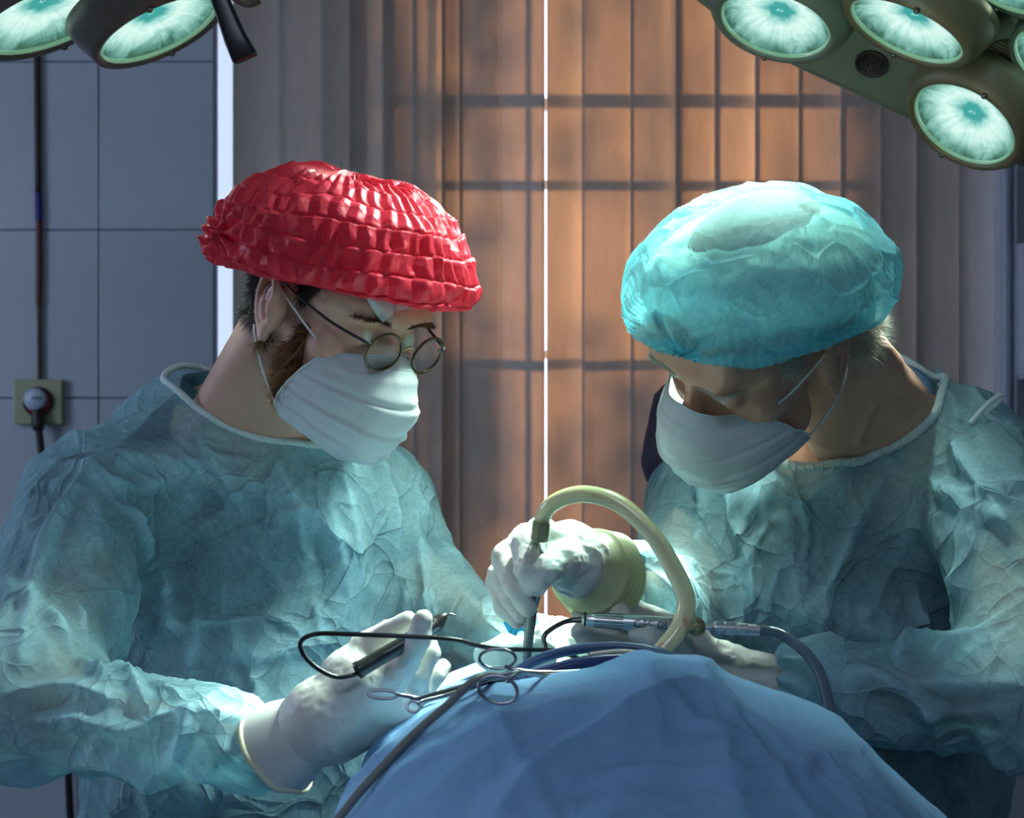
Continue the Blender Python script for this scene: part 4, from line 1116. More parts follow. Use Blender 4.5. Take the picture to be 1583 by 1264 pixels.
    def beard(c):
        q = h.loc(c); ay = np.abs(q[:, 1])
        side = (q[:, 0] > -.004) & (q[:, 0] < .040+np.clip(-.045-q[:, 2], 0, .03)*1.2) & (q[:, 2] < -.005) & (q[:, 2] > -.115) & (ay > .030)
        chin = (q[:, 0] > .018) & (q[:, 2] < -.078) & (q[:, 2] > -.135)
        edge = np.interp(-q[:, 2], [.0, .024, .108, .135], [.07, .060, .022, .030]); return (side | chin) & ear_free(q) & (q[:, 0] < edge) & ~((q[:, 0] < -.002) & (q[:, 2] < -.075))
    for fn, n_, L_, mt, nm, dr in ((nape, 5200, .014, 'hair_a', 'hair', .25), (crown, 2500, .02, 'hair_a', 'hair', .2), (temple, 2600, .013, 'hair_a', 'sideburn', .3), (beard, 9000, .015, 'beard', 'beard', .18), (beard, 2600, .020, 'beardtip', 'beard', .15)):
        p, nn = scatter_on(Vh, Fh, fn, n_, 5+n_)
        back = (h.R @ np.array([-.5, 0, -.8])) if nm != 'beard' else h.R @ np.array([-.25, 0, -.75])
        strands(nm, p-nn*.001, nn*.75+back+np.random.default_rng(1).normal(size=p.shape)*.35, L_, 0, M[mt], pr, .35, 4, dr, .00042, label={'beardtip': 'beard hairs coloured as lit orange tips'}.get(mt))
    # glasses
    gs = empty('glasses', h.w((.11, 0, 0))); attach(gs, pr); Mg = M['glassrim']
    for s in (-1, 1):
        n_ = nrm(h.R @ np.array([1, s*.10, -.10])); c_ = h.w((.1165, s*.0325, .0))
        Rr = frame(n_); ring = [c_+Rr[:, 0]*.0232*cos(t)+Rr[:, 1]*.0218*sin(t) for t in np.linspace(0, 2*pi, 40, endpoint=False)]
        mesh_obj('rim', *tube(ring, .0017, 8, raw=True, closed=True), Mg, gs)
        mesh_obj('lens', *lathe([(.0222, .0), (.015, .0008), (0, .0012)], c_, n_, 40, sy=.94, caps=False), M['lensglass'], gs)
        hinge = h.w((.113, s*.0575, .008))
        mesh_obj('temple_arm', *tube([c_+(hinge-c_)*.72*1.02, hinge, h.w((.075, s*.073, .012)), h.w((.035, s*.0835, .020)), h.w((.004, s*.088, .026)), h.w((-.012, s*.087, .018)), h.w((-.024, s*.083, -.004))], [.0016, .0017, .0016, .0014, .0013, .0013, .0013], 8), M['blackrub'] , gs, label='dark temple arm')
        mesh_obj('hinge', *tube([c_+(hinge-c_)*.70, hinge], .0019, 8, 3), M['brass'], gs)
        mesh_obj('nose_pad', *lathe([(.0022, -.001), (.0035, 0), (0, .0012)], h.w((.1075, s*.0115, -.008)), h.R @ np.array([.2, -s, 0]), 12), M['lensglass'], gs)
    mesh_obj('bridge', *tube([h.w((.1175, -.0105, .004)), h.w((.120, 0, .009)), h.w((.1175, .0105, .004))], .0013, 8), M['brass'], gs)
    face_mask(h, pr, -1, 'pale pleated face mask')
    # white dressing sticking out below the cap
    pts2 = [[(563, 452), (600, 462), (640, 462), (672, 470)], [(572, 470), (603, 466), (630, 470), (671, 476)], [(580, 485), (604, 472), (622, 474), (668, 478)], [(592, 500), (606, 490), (612, 483), (640, 474)]]
    Vd = []
    for r, row in enumerate(pts2):
        cpts = catmull([np.array([x, y, 0.]) for x, y in row], 7)
        for q in cpts:
            s3 = on_surf(q[0], q[1], hd, 1.2, 2.0); s3 = s3-np.array([0, .0065+.002*sin(q[0]*.5+r), 0]); Vd.append(s3)
    nn_ = len(Vd)//4; Fd = [(r*nn_+i, r*nn_+i+1, (r+1)*nn_+i+1, (r+1)*nn_+i) for r in range(3) for i in range(nn_-1)]
    o = mesh_obj('paper_liner', Vd, Fd, M['mask'], pr, label='white crumpled paper liner below the cap'); sm = o.modifiers.new('t', 'SOLIDIFY'); sm.thickness = .0012
    s_ = o.modifiers.new('s', 'SUBSURF'); s_.levels = 1; s_.render_levels = 1
    return h

def head_details(h, pr, who, hd):
    for s in (-1, 1):
        c = h.w((.0775, s*.0315, .003))
        mesh_obj('eyeball', *lathe([(.0001, -.0118*h.sc)]+[(.0118*h.sc*cos(a), .0118*h.sc*sin(a)) for a in np.linspace(-1.4, 1.4, 11)]+[(0, .0118*h.sc)], c, h.R @ np.array([1, 0, -.3]), 20), M['eye'], pr)
        # upper lid edge (eyes look down) and brow
        lid = []
        for a in np.linspace(-1, 1, 12):
            y_ = s*(.0322+.0125*a); z_ = -.0035-.0035*(1-a*a); x_ = .115
            for _ in range(40): x_ -= max(float(hd(h.w(x_, y_, z_)[None].astype(np.float32))[0]), .0001)*.9
            lid.append(h.w(x_+.0002, y_, z_))
        mesh_obj('eyelid_line', *tube(lid, .0009, 6, raw=True), M['lash'], pr)
        n = 90 if who == 'a' else 70; rs = np.random.default_rng(4); t = rs.random(n*5)
        base = np.stack([.1150+0*t, s*(.012+.042*t), .020+.007*np.sin(t*2.6)+rs.normal(size=len(t))*.0016], 1)
        for _ in range(30): base[:, 0] -= np.maximum(hd(h.w(base).astype(np.float32)), 0)*.9
        pts = h.w(base); dr = (h.R @ np.stack([.5*np.ones_like(t), s*(.8*np.ones_like(t)), .3-.6*t], 1).T).T
        strands('eyebrow', pts, dr, .007, 0, M['beard'] if who == 'a' else M['hair_b'], pr, .2, 3, 0, .00028)
M['cufflatex'] = skin_mat('rolled_latex', (.66, .62, .38), (.78, .74, .50), .2)
M['glassrim'] = noisy('tortoise_metal_rim', (.05, .035, .02), (.09, .065, .035), 60, .3, .05, 200, .0003, .6)
M['lensglass'] = thin_glass('spectacle_glass', 1.35)
M['cuffthin'] = fabric('thin_rolled_latex', (.70, .68, .42), (.86, .84, .60), 1, .5, .4)
# ------------------------------------------------------------------ RIGHT SURGEON
def person_b():
    pr = empty('person', (P(1290, 0, 1.80)[0], 1.92, 0), 'grey haired surgeon in blue cap and teal gown leaning over the field from the right', 'person')
    fw_, up_, sc = (-.69, -.26, -.66), (-.32, -.73, .61), 1.08
    tmp = Head((0, 0, 0), fw_, up_, 0, sc); ear = P(1287, 556, 1.435)
    h = Head(ear-tmp.w((-.010, .0815, -.006)), fw_, up_, 0, sc)
    hd = head_sdf(h)
    nbp = P(1372, 690, 1.70)
    neck = [s_cap(h.w((-.040, 0, -.015)), nbp, .064, .076), s_cap(h.w((-.03, .054, -.03)), P(1300, 705, 1.66), .017, .012), s_cap(nbp, P(1350, 770, 1.78), .07, .08),
            s_cap(h.w((-.055, .045, -.04)), P(1400, 640, 1.62), .018, .022)]
    torso = [s_ell(P(1275, 900, 1.76), (.205, .13, .27)), (s_cap(P(1400, 632, 1.74), P(1535, 742, 1.66), .058, .088), .06), (s_cap(P(1230, 735, 1.80), P(1085, 775, 1.86), .065, .072), .06),
             (s_cap(P(1390, 660, 1.80), P(1230, 735, 1.84), .06), .06), (s_ell(P(1290, 1130, 1.76), (.20, .14, .26)), .08)]
    armL = s_u([s_cap(P(1555, 790, 1.60), P(1625, 1060, 1.42), .092, .080), (s_cap(P(1625, 1070, 1.42), P(1262, 1068, 1.46), .072, .040), .03)], .03)
    armR = s_u([s_cap(P(1080, 780, 1.84), P(1040, 945, 1.66), .072, .066), (s_cap(P(1040, 945, 1.66), P(935, 885, 1.46), .066, .034), .04)], .03)
    gt = s_u(torso, .06)
    px0 = P(1290, 0, 1.80)[0]
    skirt = s_cap((px0, 1.83, .98), (px0, 1.87, .55), .20, .24)
    gown = s_u([gt, (armL, .035), (armR, .035), (skirt, .08)])
    vis = [(1185, 712), (1215, 720), (1255, 725), (1300, 721), (1345, 708), (1390, 685), (1425, 657), (1452, 622)]
    loop = [on_surf(x, y, gown) for x, y in vis]
    a = loop[-1]; b = loop[0]
    loop += [P(1458, 590, 1.74), P(1430, 563, 1.81), P(1370, 552, 1.87), P(1290, 580, 1.92), P(1200, 640, 1.90), b+[-.03, .04, .006]]
    folds = [([(1375, 728), (1330, 800), (1290, 890), (1265, 1000)], .010, .007), ([(1080, 700), (1078, 830), (1078, 1000)], .012, .008), ([(1130, 730), (1128, 800), (1160, 880), (1155, 1000)], .009, .006),
             ([(1180, 740), (1140, 830), (1130, 900), (1128, 1010)], .007, .006), ([(1210, 860), (1190, 930), (1165, 1000)], .007, .006), ([(1310, 890), (1340, 950), (1375, 1030)], .007, .005),
             ([(1370, 705), (1450, 760), (1550, 810), (1583, 860)], .009, .007), ([(1450, 650), (1500, 730), (1560, 820), (1575, 920)], .012, .007), ([(1420, 730), (1480, 760), (1583, 780)], .006, .005),
             ([(1560, 820), (1470, 900), (1400, 1000), (1390, 1040)], .014, .008), ([(1583, 920), (1500, 980), (1405, 1040)], .007, .005), ([(1430, 860), (1420, 930), (1440, 980)], .008, .006),
             ([(1290, 1060), (1350, 1045), (1420, 1085), (1460, 1150)], .012, .008), ([(1400, 1100), (1480, 1105), (1583, 1090)], .006, .006), ([(1410, 1050), (1470, 1060), (1583, 1055)], .009, .007),
             ([(1330, 830), (1280, 900), (1240, 960)], .007, .005), ([(1140, 760), (1110, 850), (1105, 960)], .007, .005), ([(1380, 860), (1390, 930), (1370, 1000)], .006, .005),
             ([(900, 825), (960, 850), (1020, 900), (1060, 960)], .008, .006), ([(950, 815), (990, 880), (1000, 950)], .008, .006), ([(1000, 800), (1040, 860), (1065, 940)], .009, .006), ([(930, 850), (960, 920), (950, 990)], .008, .006),
             ([(1480, 590), (1530, 640), (1583, 700)], .006, .005), ([(1500, 620), (1560, 650), (1583, 672)], .009, .004), ([(1440, 570), (1475, 620), (1470, 680)], .005, .004),
             ([(1500, 1110), (1540, 1170), (1583, 1200)], .008, .007), ([(1460, 1150), (1480, 1210), (1500, 1264)], .010, .008), ([(1230, 760), (1250, 820), (1240, 880)], .004, .004)]
    V, Fc, Dg = gown_mesh('gown', gown, (.02, 1.2, .50), (.80, 2.12, 1.62), folds, pr, .0038, 1.15, 23)
    upn = nrm((P(1300, 600, 1.66)-P(1330, 800, 1.85)))
    V, Fc, Dg = cut_loop(V, Fc, loop, upn, .12, Dg)
    g = mesh_obj('gown', V, Fc, M['gown'], pr); set_standoff(g, Dg)
    lp = snap_loop(loop, V)
    mesh_obj('neck_trim', *tube(lp, .0056, 8, raw=True, closed=True), M['trim'], g)
    stch = catmull(lp[:44], 1)
    for k in range(0, len(stch)-1, 2):
        a_ = stch[k]; mesh_obj('stitch', *tube([a_+[0, -.005, .005], a_+[0, -.0062, -.006]], .0010, 5, 2), M['trim'], g)
    # tie knot on the shoulder
    mesh_obj('neck_tie', *tube([P(1500, 655, 1.60), P(1520, 632, 1.60), P(1535, 618, 1.60), P(1548, 612, 1.61), P(1540, 625, 1.60), P(1525, 640, 1.60), P(1560, 660, 1.60)], .0035, 8, 6), M['trim'], g)
    sleeve = [s_cap(P(1555, 790, 1.60), P(1590, 930, 1.52), .072, .066), s_cap(P(1080, 780, 1.84), P(1060, 870, 1.76), .056, .052)]
    Vs, Fs = nets(s_u([s_off(gt, -.034)]+[(q, .03) for q in sleeve]), (.08, 1.35, .75), (.80, 2.1, 1.6), .009)
    cen = np.mean(loop, 0); sl = [q+(cen-q)*.10+[0, 0, -.004] for q in loop]
    Vs, Fs = cut_loop(Vs, Fs, sl, upn, .12)
    so_ = mesh_obj('scrub_shirt', Vs, Fs, M['scrub'], pr)
    part_ = catmull(sl[5:12], 8); n = len(part_)
    rows = [(0, -.02), (.03, .008), (.13, .014), (.20, .004), (.17, -.03)]
    Vb = [p+(cen-p)*a_+[0, 0, z_] for a_, z_ in rows for p in part_]
    Fb = [(r*n+i, r*n+i+1, (r+1)*n+i+1, (r+1)*n+i) for r in range(len(rows)-1) for i in range(n-1)]
    o = mesh_obj('shirt_collar', Vb, Fb, M['collarB'], so_, label='pale blue folded collar'); q_ = o.modifiers.new('t', 'SOLIDIFY'); q_.thickness = .0015
    # right hand on the suction handle
    Yh = 1.38
    wr = P(905, 878, 1.43)
    palm = [s_cap(P(925, 886, 1.45), P(893, 868, 1.42), .030, .030), s_cap(P(893, 865, 1.42), P(840, 833, 1.40), .030, .018), s_cap(P(885, 880, 1.41), P(862, 876, 1.385), .027, .018),
            s_cap(P(880, 840, 1.43), P(805, 845, 1.43), .024, .016), s_cap(P(850, 850, 1.44), P(800, 880, 1.45), .022, .014)]
    fing = [([P(836, 822, 1.40), P(812, 842, 1.375), P(815, 880, 1.355), P(828, 905, 1.362)], [.0150, .0140, .0125, .0105]),
            ([P(815, 830, 1.42), P(778, 862, 1.40), P(795, 905, 1.375), P(815, 938, 1.375)], [.0145, .0130, .0115, .0098]),
            ([P(805, 850, 1.44), P(772, 888, 1.425), P(790, 925, 1.40), P(806, 950, 1.395)], [.0140, .0118, .0105, .0090]),
            ([P(805, 865, 1.46), P(768, 900, 1.45), P(778, 938, 1.425), P(800, 960, 1.415)], [.0130, .0108, .0095, .0080]),
            ([P(893, 872, 1.41), P(868, 866, 1.375), P(846, 880, 1.355), P(834, 900, 1.352)], [.0200, .0165, .0135, .0100])]
    hf = hand_sdf(palm, fing)
    gl = glove_obj('glove', hf, *box_of([P(770, 800, 1.33), P(950, 980, 1.48)], .04), pr, 31)
    ax = nrm(P(885, 868, 1.405)-P(930, 890, 1.46)); c = P(914, 884, 1.44)
    ups = []
    prof = [(.028, .034), (.033, .022), (.0385, .010)]
    for k in range(57): prof += [(.0418+.0001*k+.0022*abs(sin(k*pi/8))**.7, .006-.00065*k)]
    prof += [(.040, -.03), (.034, -.01), (.028, .01)]
    V, Fc = lathe(prof, c, ax, 64, caps=False); V = np.array(V); V += vnoise(V, 30, 3)[:, None]*.0022
    mesh_obj('cuff', V, Fc, M['cuffthin'], gl, label='rolled yellowish cuff')
    # left hand with the handpiece
    palm2 = [s_cap(P(1235, 1062, 1.47), P(1120, 1035, 1.47), .027, .026), s_cap(P(1120, 1035, 1.47), P(1050, 1000, 1.46), .026, .024), s_cap(P(1060, 990, 1.47), P(1020, 975, 1.46), .024, .020), s_cap(P(1040, 1010, 1.44), P(1000, 992, 1.42), .018, .014)]
    fing2 = [([P(1030, 968, 1.47), P(985, 945, 1.455), P(950, 932, 1.44), P(962, 950, 1.415)], [.0150, .0120, .0115, .0100]),
             ([P(1020, 975, 1.47), P(960, 945, 1.475), P(920, 940, 1.465), P(896, 952, 1.44)], [.0140, .0115, .0100, .0085]),
             ([P(1020, 985, 1.46), P(960, 980, 1.45), P(925, 980, 1.435), P(895, 975, 1.42)], [.0140, .0125, .0110, .0090]),
             ([P(1025, 1000, 1.45), P(985, 1000, 1.44), P(945, 1000, 1.43), P(905, 996, 1.42)], [.0130, .0110, .0100, .0085]),
             ([P(1050, 1000, 1.42), P(1025, 990, 1.395), P(1003, 980, 1.385), P(984, 979, 1.385)], [.0160, .0130, .0110, .0090])]
    hf2 = hand_sdf(palm2, fing2)
    glove_obj('glove', hf2, *box_of([P(880, 920, 1.38), P(1260, 1090, 1.50)], .04), pr, 37)
    # gathered sleeve end by the drape
    c = P(1255, 1055, 1.455); ax = nrm(P(1150, 1045, 1.47)-c)
    V, Fc = lathe([(.028, .034), (.036, .030), (.040, .016), (.046, .004), (.050, -.014), (.046, -.03)], c, ax, 80, caps=False); V = np.array(V)
    V += (V-c)*(.10*np.sin((np.arange(len(V)) % 80)/80*2*pi*11)[:, None])*np.repeat([1, .9, .7, .5, .3, .1], 80)[:, None]+vnoise(V, 30, 9)[:, None]*.006
    mesh_obj('sleeve_end', V, Fc, M['cloth'], g)
    arms = s_u([s_off(armR, -.024), (s_off(armL, -.028), .02)])
    ntc = clip_body(s_u([(q, .03) for q in neck]+[(s_off(gt, -.040), .03)]), gown, loop, upn)
    body_all = s_u([hd, (ntc, .03), (arms, .02), (s_bound(s_off(hf, -.003), P(850, 880, 1.41), .09), .004), (s_bound(s_off(hf2, -.003), P(1060, 1000, 1.44), .14), .004)])
    V0, F0 = nets(body_all, (.0, 1.25, .85), (.78, 2.1, 1.66), .0043)
    zc = P(0, 750, 1.6)[2]
    Vh, Fl, Fh = refine(V0, F0, body_all, lambda p: (p[:, 2] > zc) & (np.linalg.norm(p-h.o, axis=1) < .29))
    N = normals_any(Vh, Fl); q = h.loc(Vh)
    zone = np.clip((-.02-q[:, 2])*30, 0, 1)*np.clip((.02-q[:, 0])*40, 0, 1)*(Vh[:, 2] > zc+.02)
    Vh = Vh+N*(zone*(.0065*(crumple(Vh, 26, 3, .4)-.8))+.0010*(crumple(Vh, 90, 4, .3)-.7)*((q[:, 0] > .03) & (Vh[:, 2] > zc)))[:, None]
    mesh_obj('body', Vh, Fl, M['skin_b'], pr)
    head_details(h, pr, 'b', hd)
    lower_body(pr, (px0, 1.87, .93), (px0, 1.92), 2)
    cap, CW, R = cap_mesh('surgical_cap', P(1178, 474, 1.455), (-.20, -.52, .83), (1, .0, .10), .137, .123, .115, pr, M['bluecap'], 'blue', 'sheer turquoise bouffant cap', s_u([hd, s_ell(P(1178, 474, 1.455)+nrm([-.20, -.52, .83])*.034, (.119, .103, .069))], .01))
    # hair: a soft mass inside the cap, tufts at nape and sideburn
    V, Fc = nets(s_ell(P(1178, 474, 1.455)+nrm([-.20, -.52, .83])*.034, (.119, .103, .069), R), P(1000, 640, 1.3), P(1400, 230, 1.7), .0035)
    N = vnormals(V, Fc); V = V+N*(.004*(crumple(V*[1, 1, .4], 22, 3, .8)-.7)+.002*vnoise(V, 60, 3))[:, None]
    k_ = h.loc(V); keep = (k_[:, 0] < .085)
    V, Fc = compact(V, Fc[keep[Fc].all(1)])
    hm = noisy('white_hair_mass', (.50, .46, .34), (.88, .86, .74), 34, .55, .6, 300, .001, co=(1, 1, .35))
    mesh_obj('hair_mass', V, Fc, hm, pr)
    pS, nS = scatter_on(V, Fc, lambda c: h.loc(c)[:, 0] < .05, 3000, 8)
    fl = np.cross(nS, nrm([.3, -.3, .9]))*.9+np.stack([vnoise(pS, 12, i) for i in (1, 2, 3)], 1); fl -= nS*(fl*nS).sum(1)[:, None]
    strands('hair', pS-nS*.001, fl-nS*.10, .030, 0, M['hair_b'], pr, .06, 6, 0, .0005)
    def ear_free(q): return (np.hypot(q[:, 0]+.010, q[:, 2]+.004) > .037) | (np.abs(q[:, 1]) < .05)
    def nape(c): q = h.loc(c); return ear_free(q) & (q[:, 0] < -.028) & (q[:, 0] > -.15) & (q[:, 2] > -.072) & (q[:, 2] < .06) & (np.abs(q[:, 1]) < .080)
    def side(c): q = h.loc(c); return ear_free(q) & (q[:, 0] > .004) & (q[:, 0] < .050) & (q[:, 2] > -.035) & (q[:, 2] < .07) & (np.abs(q[:, 1]) > .052) & (q[:, 2] > -.035+(q[:, 0]-.004)*1.4)
    for fn, n_, L_, nm in ((nape, 7000, .028, 'hair'), (side, 2200, .013, 'sideburn')):
        p, nn = scatter_on(Vh, Fh, fn, n_, 7)
        strands(nm, p-nn*.001, nn*.55+h.R @ np.array([-.8, 0, -.75])+np.random.default_rng(1).normal(size=p.shape)*.28, L_, 0, M['hair_b'], pr, .22, 5, .12, .00038)
    face_mask(h, pr, 1, 'pale pleated face mask', 4.)
    return h
hA = person_a()
hB = person_b()

# ------------------------------------------------------------------ person in dark clothes behind
def person_c():
    pr = empty('person', (P(1150, 0, 2.5)[0], 2.5, 0), 'person in dark shirt half hidden behind the surgeon with the blue cap', 'person')
    h = Head(P(1195, 470, 2.42), 240, 25, 0, 1.0); hd = head_sdf(h)
    torso = [s_ell(P(1200, 820, 2.5), (.17, .12, .27)), (s_cap(P(1090, 640, 2.42), P(1300, 640, 2.56), .062), .06), (s_ell(P(1200, 1080, 2.5), (.15, .12, .2)), .06)]
    t = s_u(torso, .06); arm = s_cap(P(1062, 640, 2.40), P(1043, 715, 2.33), .062, .056); fore = s_cap(P(1043, 720, 2.33), P(1160, 860, 2.18), .046, .032)
    hand = hand_sdf([s_cap(P(1160, 860, 2.18), P(1195, 890, 2.16), .03, .034)], [([P(1195, 880+6*k, 2.16+.018*k), P(1215, 900+6*k, 2.14+.018*k), P(1222, 930+5*k, 2.14+.018*k)], [.011, .01, .008]) for k in range(4)]+[([P(1180, 890, 2.14), P(1190, 920, 2.12)], [.012, .009])])
    arm2 = s_u([s_cap(P(1310, 650, 2.56), P(1340, 850, 2.55), .06, .05), s_cap(P(1340, 850, 2.55), P(1260, 960, 2.4), .048, .032)])
    hand2 = hand_sdf([s_cap(P(1260, 960, 2.4), P(1240, 985, 2.38), .03, .034)], [([P(1240-6*k, 985, 2.38+.01*k), P(1225-6*k, 1005, 2.37+.01*k), P(1220-6*k, 1030, 2.37)], [.011, .01, .008]) for k in range(4)]+[([P(1255, 985, 2.36), P(1250, 1015, 2.35)], [.012, .009])])
    neck = s_cap(h.w((-.03, 0, -.03)), P(1195, 620, 2.5), .055, .07)
    V, Fc = nets(s_u([hd, (neck, .03), (s_off(t, -.012), .03), (s_off(arm, -.01), .02), (fore, .02), (hand, .01), (arm2, .02), (hand2, .01)]), (.05, 2.0, .9), (.75, 2.75, 1.78), .0055)
    mesh_obj('body', V, Fc, M['skin_b'], pr)
    cl = s_u([t, (arm, .03), (s_cap(P(1310, 650, 2.56), P(1335, 800, 2.55), .07, .06), .03)])
    V, Fc = nets(cl, (.05, 2.1, .9), (.80, 2.78, 1.60), .008); N = vnormals(V, Fc); V = V+N*(.008*(crumple(V, 16, 3)-.75)+.004*(crumple(V, 40, 6)-.75))[:, None]
    upl = P(1195, 620, 2.5); keep = np.linalg.norm(V-(upl+[0, -.01, .05]), axis=1) > .085; V, Fc = compact(V, Fc[keep[Fc].all(1)])
    mesh_obj('shirt', V, Fc, M['darkshirt'], pr)
    pS, nS = scatter_on(*nets(hd, h.o-.2, h.o+.2, .006), lambda c: (h.loc(c)[:, 2] > .04) & (h.loc(c)[:, 0] < .07), 12000, 2)
    strands('hair', pS, nS+[0, 0, -.4], .02, 0, M['hair_a'], pr, .2, 3, .2, .0008)
    lower_body(pr, (P(1200, 0, 2.5)[0], 2.5, .93), (P(1200, 0, 2.5)[0], 2.5), 3)
M['darkshirt'] = noisy('dark_plum_shirt', (.018, .014, .030), (.030, .022, .045), 12, .85, .3, 300)
person_c()
# ================================================================== TABLE, DRAPE, INSTRUMENTS
M['drape'] = fabric('blue_surgical_drape', (.23, .46, .74), (.33, .57, .84), 1, .18, .75, .35)
M['drape'].node_tree.nodes['Principled BSDF'].inputs['Specular IOR Level'].default_value = .25
M['teal_drape'] = M['gown']
tb = empty('operating_table', (.10, 1.05, 0), 'operating table hidden under the blue drape', 'table')
mesh_obj('tabletop', *box((.10, 1.05, .86), (.46, 1.0, .05), bev=.01), M['gunmetal'], tb, False)
mesh_obj('mattress', *box((.10, 1.05, .92), (.44, .98, .07), bev=.02), M['blackrub'], tb, False)
mesh_obj('column', *lathe([(.14, .0), (.14, .06), (.09, .10), (.08, .83)], (.10, 1.05, 0), (0, 0, 1), 32), M['metal'], tb)
OUT = [(250, 2600), (330, 1950), (400, 1520), (505, 1270), (545, 1205), (600, 1152), (650, 1110), (705, 1075), (760, 1046), (850, 1026), (950, 1020), (1030, 1018), (1085, 1009), (1140, 1034), (1200, 1056), (1260, 1084), (1300, 1112), (1360, 1160), (1420, 1215), (1465, 1264), (1530, 1360), (1600, 1520), (1680, 1950), (1750, 2600)]
YCR = 1.20
ox = np.array([P(x, y, YCR)[0] for x, y in OUT]); oz = np.array([P(x, y, YCR)[2] for x, y in OUT])
def hf(x, y):
    xs = x
    zc = np.interp(xs, ox, oz)
    ycr = YCR+.02*np.sin(xs*9)
    d = ycr-y
    front = zc-np.where(d > 0, .10*d+.42*np.maximum(d, 0)**1.7, 0)-1.6*np.maximum(d-.55, 0)
    zb = np.minimum(zc-.022, 1.20+.0*xs); e = np.clip(-d/.07, 0, 1); e = e*e*(3-2*e)
    backl = zb-.22*np.maximum(-d-.05, 0)
    fld = np.clip(1-np.abs((xs-.03)/.18), 0, 1)**.4*np.clip((-d-.02)/.1, 0, 1)
    backl = np.maximum(backl, backl*(1-fld)+1.190*fld)-3.5*np.maximum(-d-.36, 0)
    z = np.where(d > 0, front, zc*(1-e)+backl*e)
    return np.maximum(z, .45)
def drape_f(p): return (p[:, 2]-hf(p[:, 0], p[:, 1]))*.45
nx, ny = 330, 300
gx_ = np.linspace(-.34, .56, nx); gy_ = np.linspace(.42, 1.66, ny)
XX, YY = np.meshgrid(gx_, gy_, indexing='ij'); V = np.stack([XX.ravel(), YY.ravel(), hf(XX.ravel(), YY.ravel())], 1).astype(float)
Fc = grid_faces(nx, ny); V = lap(V, Fc, 6, .5); N = vnormals(V, Fc)
if N[:, 2].mean() < 0: Fc = Fc[:, ::-1]; N = -N
folds = [([(755, 1275), (842, 1190), (950, 1124), (1030, 1084), (1078, 1040)], .020, .012), ([(862, 1208), (1000, 1190), (1124, 1176), (1250, 1166), (1370, 1166)], .008, .006),
         ([(560, 1262), (620, 1200), (720, 1130), (830, 1080), (930, 1058)], .006, .010), ([(640, 1262), (700, 1190), (800, 1130), (900, 1088)], .006, .012),
         ([(1040, 1082), (1075, 1104), (1120, 1098)], .006, .006), ([(1100, 1060), (1170, 1090), (1230, 1150), (1280, 1230)], .003, .006), ([(900, 1262), (1000, 1235), (1100, 1228)], .0025, .006),
         ([(530, 1225), (570, 1185), (640, 1140)], .004, .006), ([(700, 1095), (780, 1068), (860, 1052)], .005, .006), ([(1125, 1175), (1130, 1120), (1150, 1060)], .002, .004)]
D = .016*(crumple(V*[1, .6, 1], 4, 61, .6)-.8)+.0030*(crumple(V, 13, 66, .5)-.75)+.0012*(crumple(V, 40, 69, .4)-.75)
D += .006*(creases(V*[1, .7, 1], 6, 3, .16, .2)-.3)+apply_folds(V, N, drape_f, folds)
V = V+N*D[:, None]
dr = mesh_obj('surgical_drape', V, Fc, M['drape'], None, True, label='light blue sheet draped over the patient in the foreground', category='drape')
mo = dr.modifiers.new('t', 'SOLIDIFY'); mo.thickness = .0012; mo.offset = -1
def ond(px, py, lift=.004): q = on_surf(px, py, drape_f, .5, 2.2); return q+[0, -lift*.5, lift]

# dark blue hoses
M['hose'] = noisy('dark_blue_hose', (.035, .07, .16), (.05, .10, .21), 9, .3, .1, 200)
M['hose2'] = noisy('violet_blue_hose', (.02, .025, .10), (.03, .045, .15), 9, .28, .1, 200)
def thing_tube(name, pts, r, m, label, cat, seg=14, **kw): return mesh_obj(name, *tube(pts, r, seg, 12), m, None, True, label=label, category=cat, **kw)
t1 = thing_tube('hose', PP([(772, 1052, 1.26), (800, 1037, 1.265), (840, 1016, 1.27), (900, 1002, 1.275), (960, 999, 1.275), (1010, 1006, 1.27), (1050, 1022, 1.265), (1085, 1046, 1.26), (1130, 1075, 1.27)]), .0048, M['hose'], 'dark blue hose, upper of the two arching over the field', 'hose')
t2 = thing_tube('hose', PP([(770, 1066, 1.225), (800, 1054, 1.23), (850, 1037, 1.235), (910, 1023, 1.24), (970, 1019, 1.245), (1020, 1024, 1.245), (1060, 1033, 1.245), (1100, 1050, 1.25)]), .0058, M['hose2'], 'dark violet blue hose, lower and thicker of the two arching over the field', 'hose')
M['cream'] = noisy('cream_silicone', (.60, .56, .40), (.70, .66, .5), 9, .4, .05)
thing_tube('cream_drain', PP([(912, 1012, 1.262), (940, 1008, 1.26), (970, 1007, 1.26), (1003, 1012, 1.262)]), .0022, M['cream'], 'short cream strip lying between the two blue hoses', 'tube', 10)
# grey cable over the drape
M['greycable'] = noisy('grey_cable', (.17, .17, .16), (.22, .22, .20), 9, .45, .1, 200)
cp = [P(806, 1038, 1.235), P(780, 1046, 1.225), ond(740, 1068, .012), ond(690, 1103, .007), ond(640, 1145, .006), ond(595, 1192, .006), ond(555, 1236, .006), ond(515, 1288, .006), ond(480, 1345, .006)]
thing_tube('cable', cp, .0036, M['greycable'], 'grey cable running down the blue drape to the lower left', 'cable', 12)

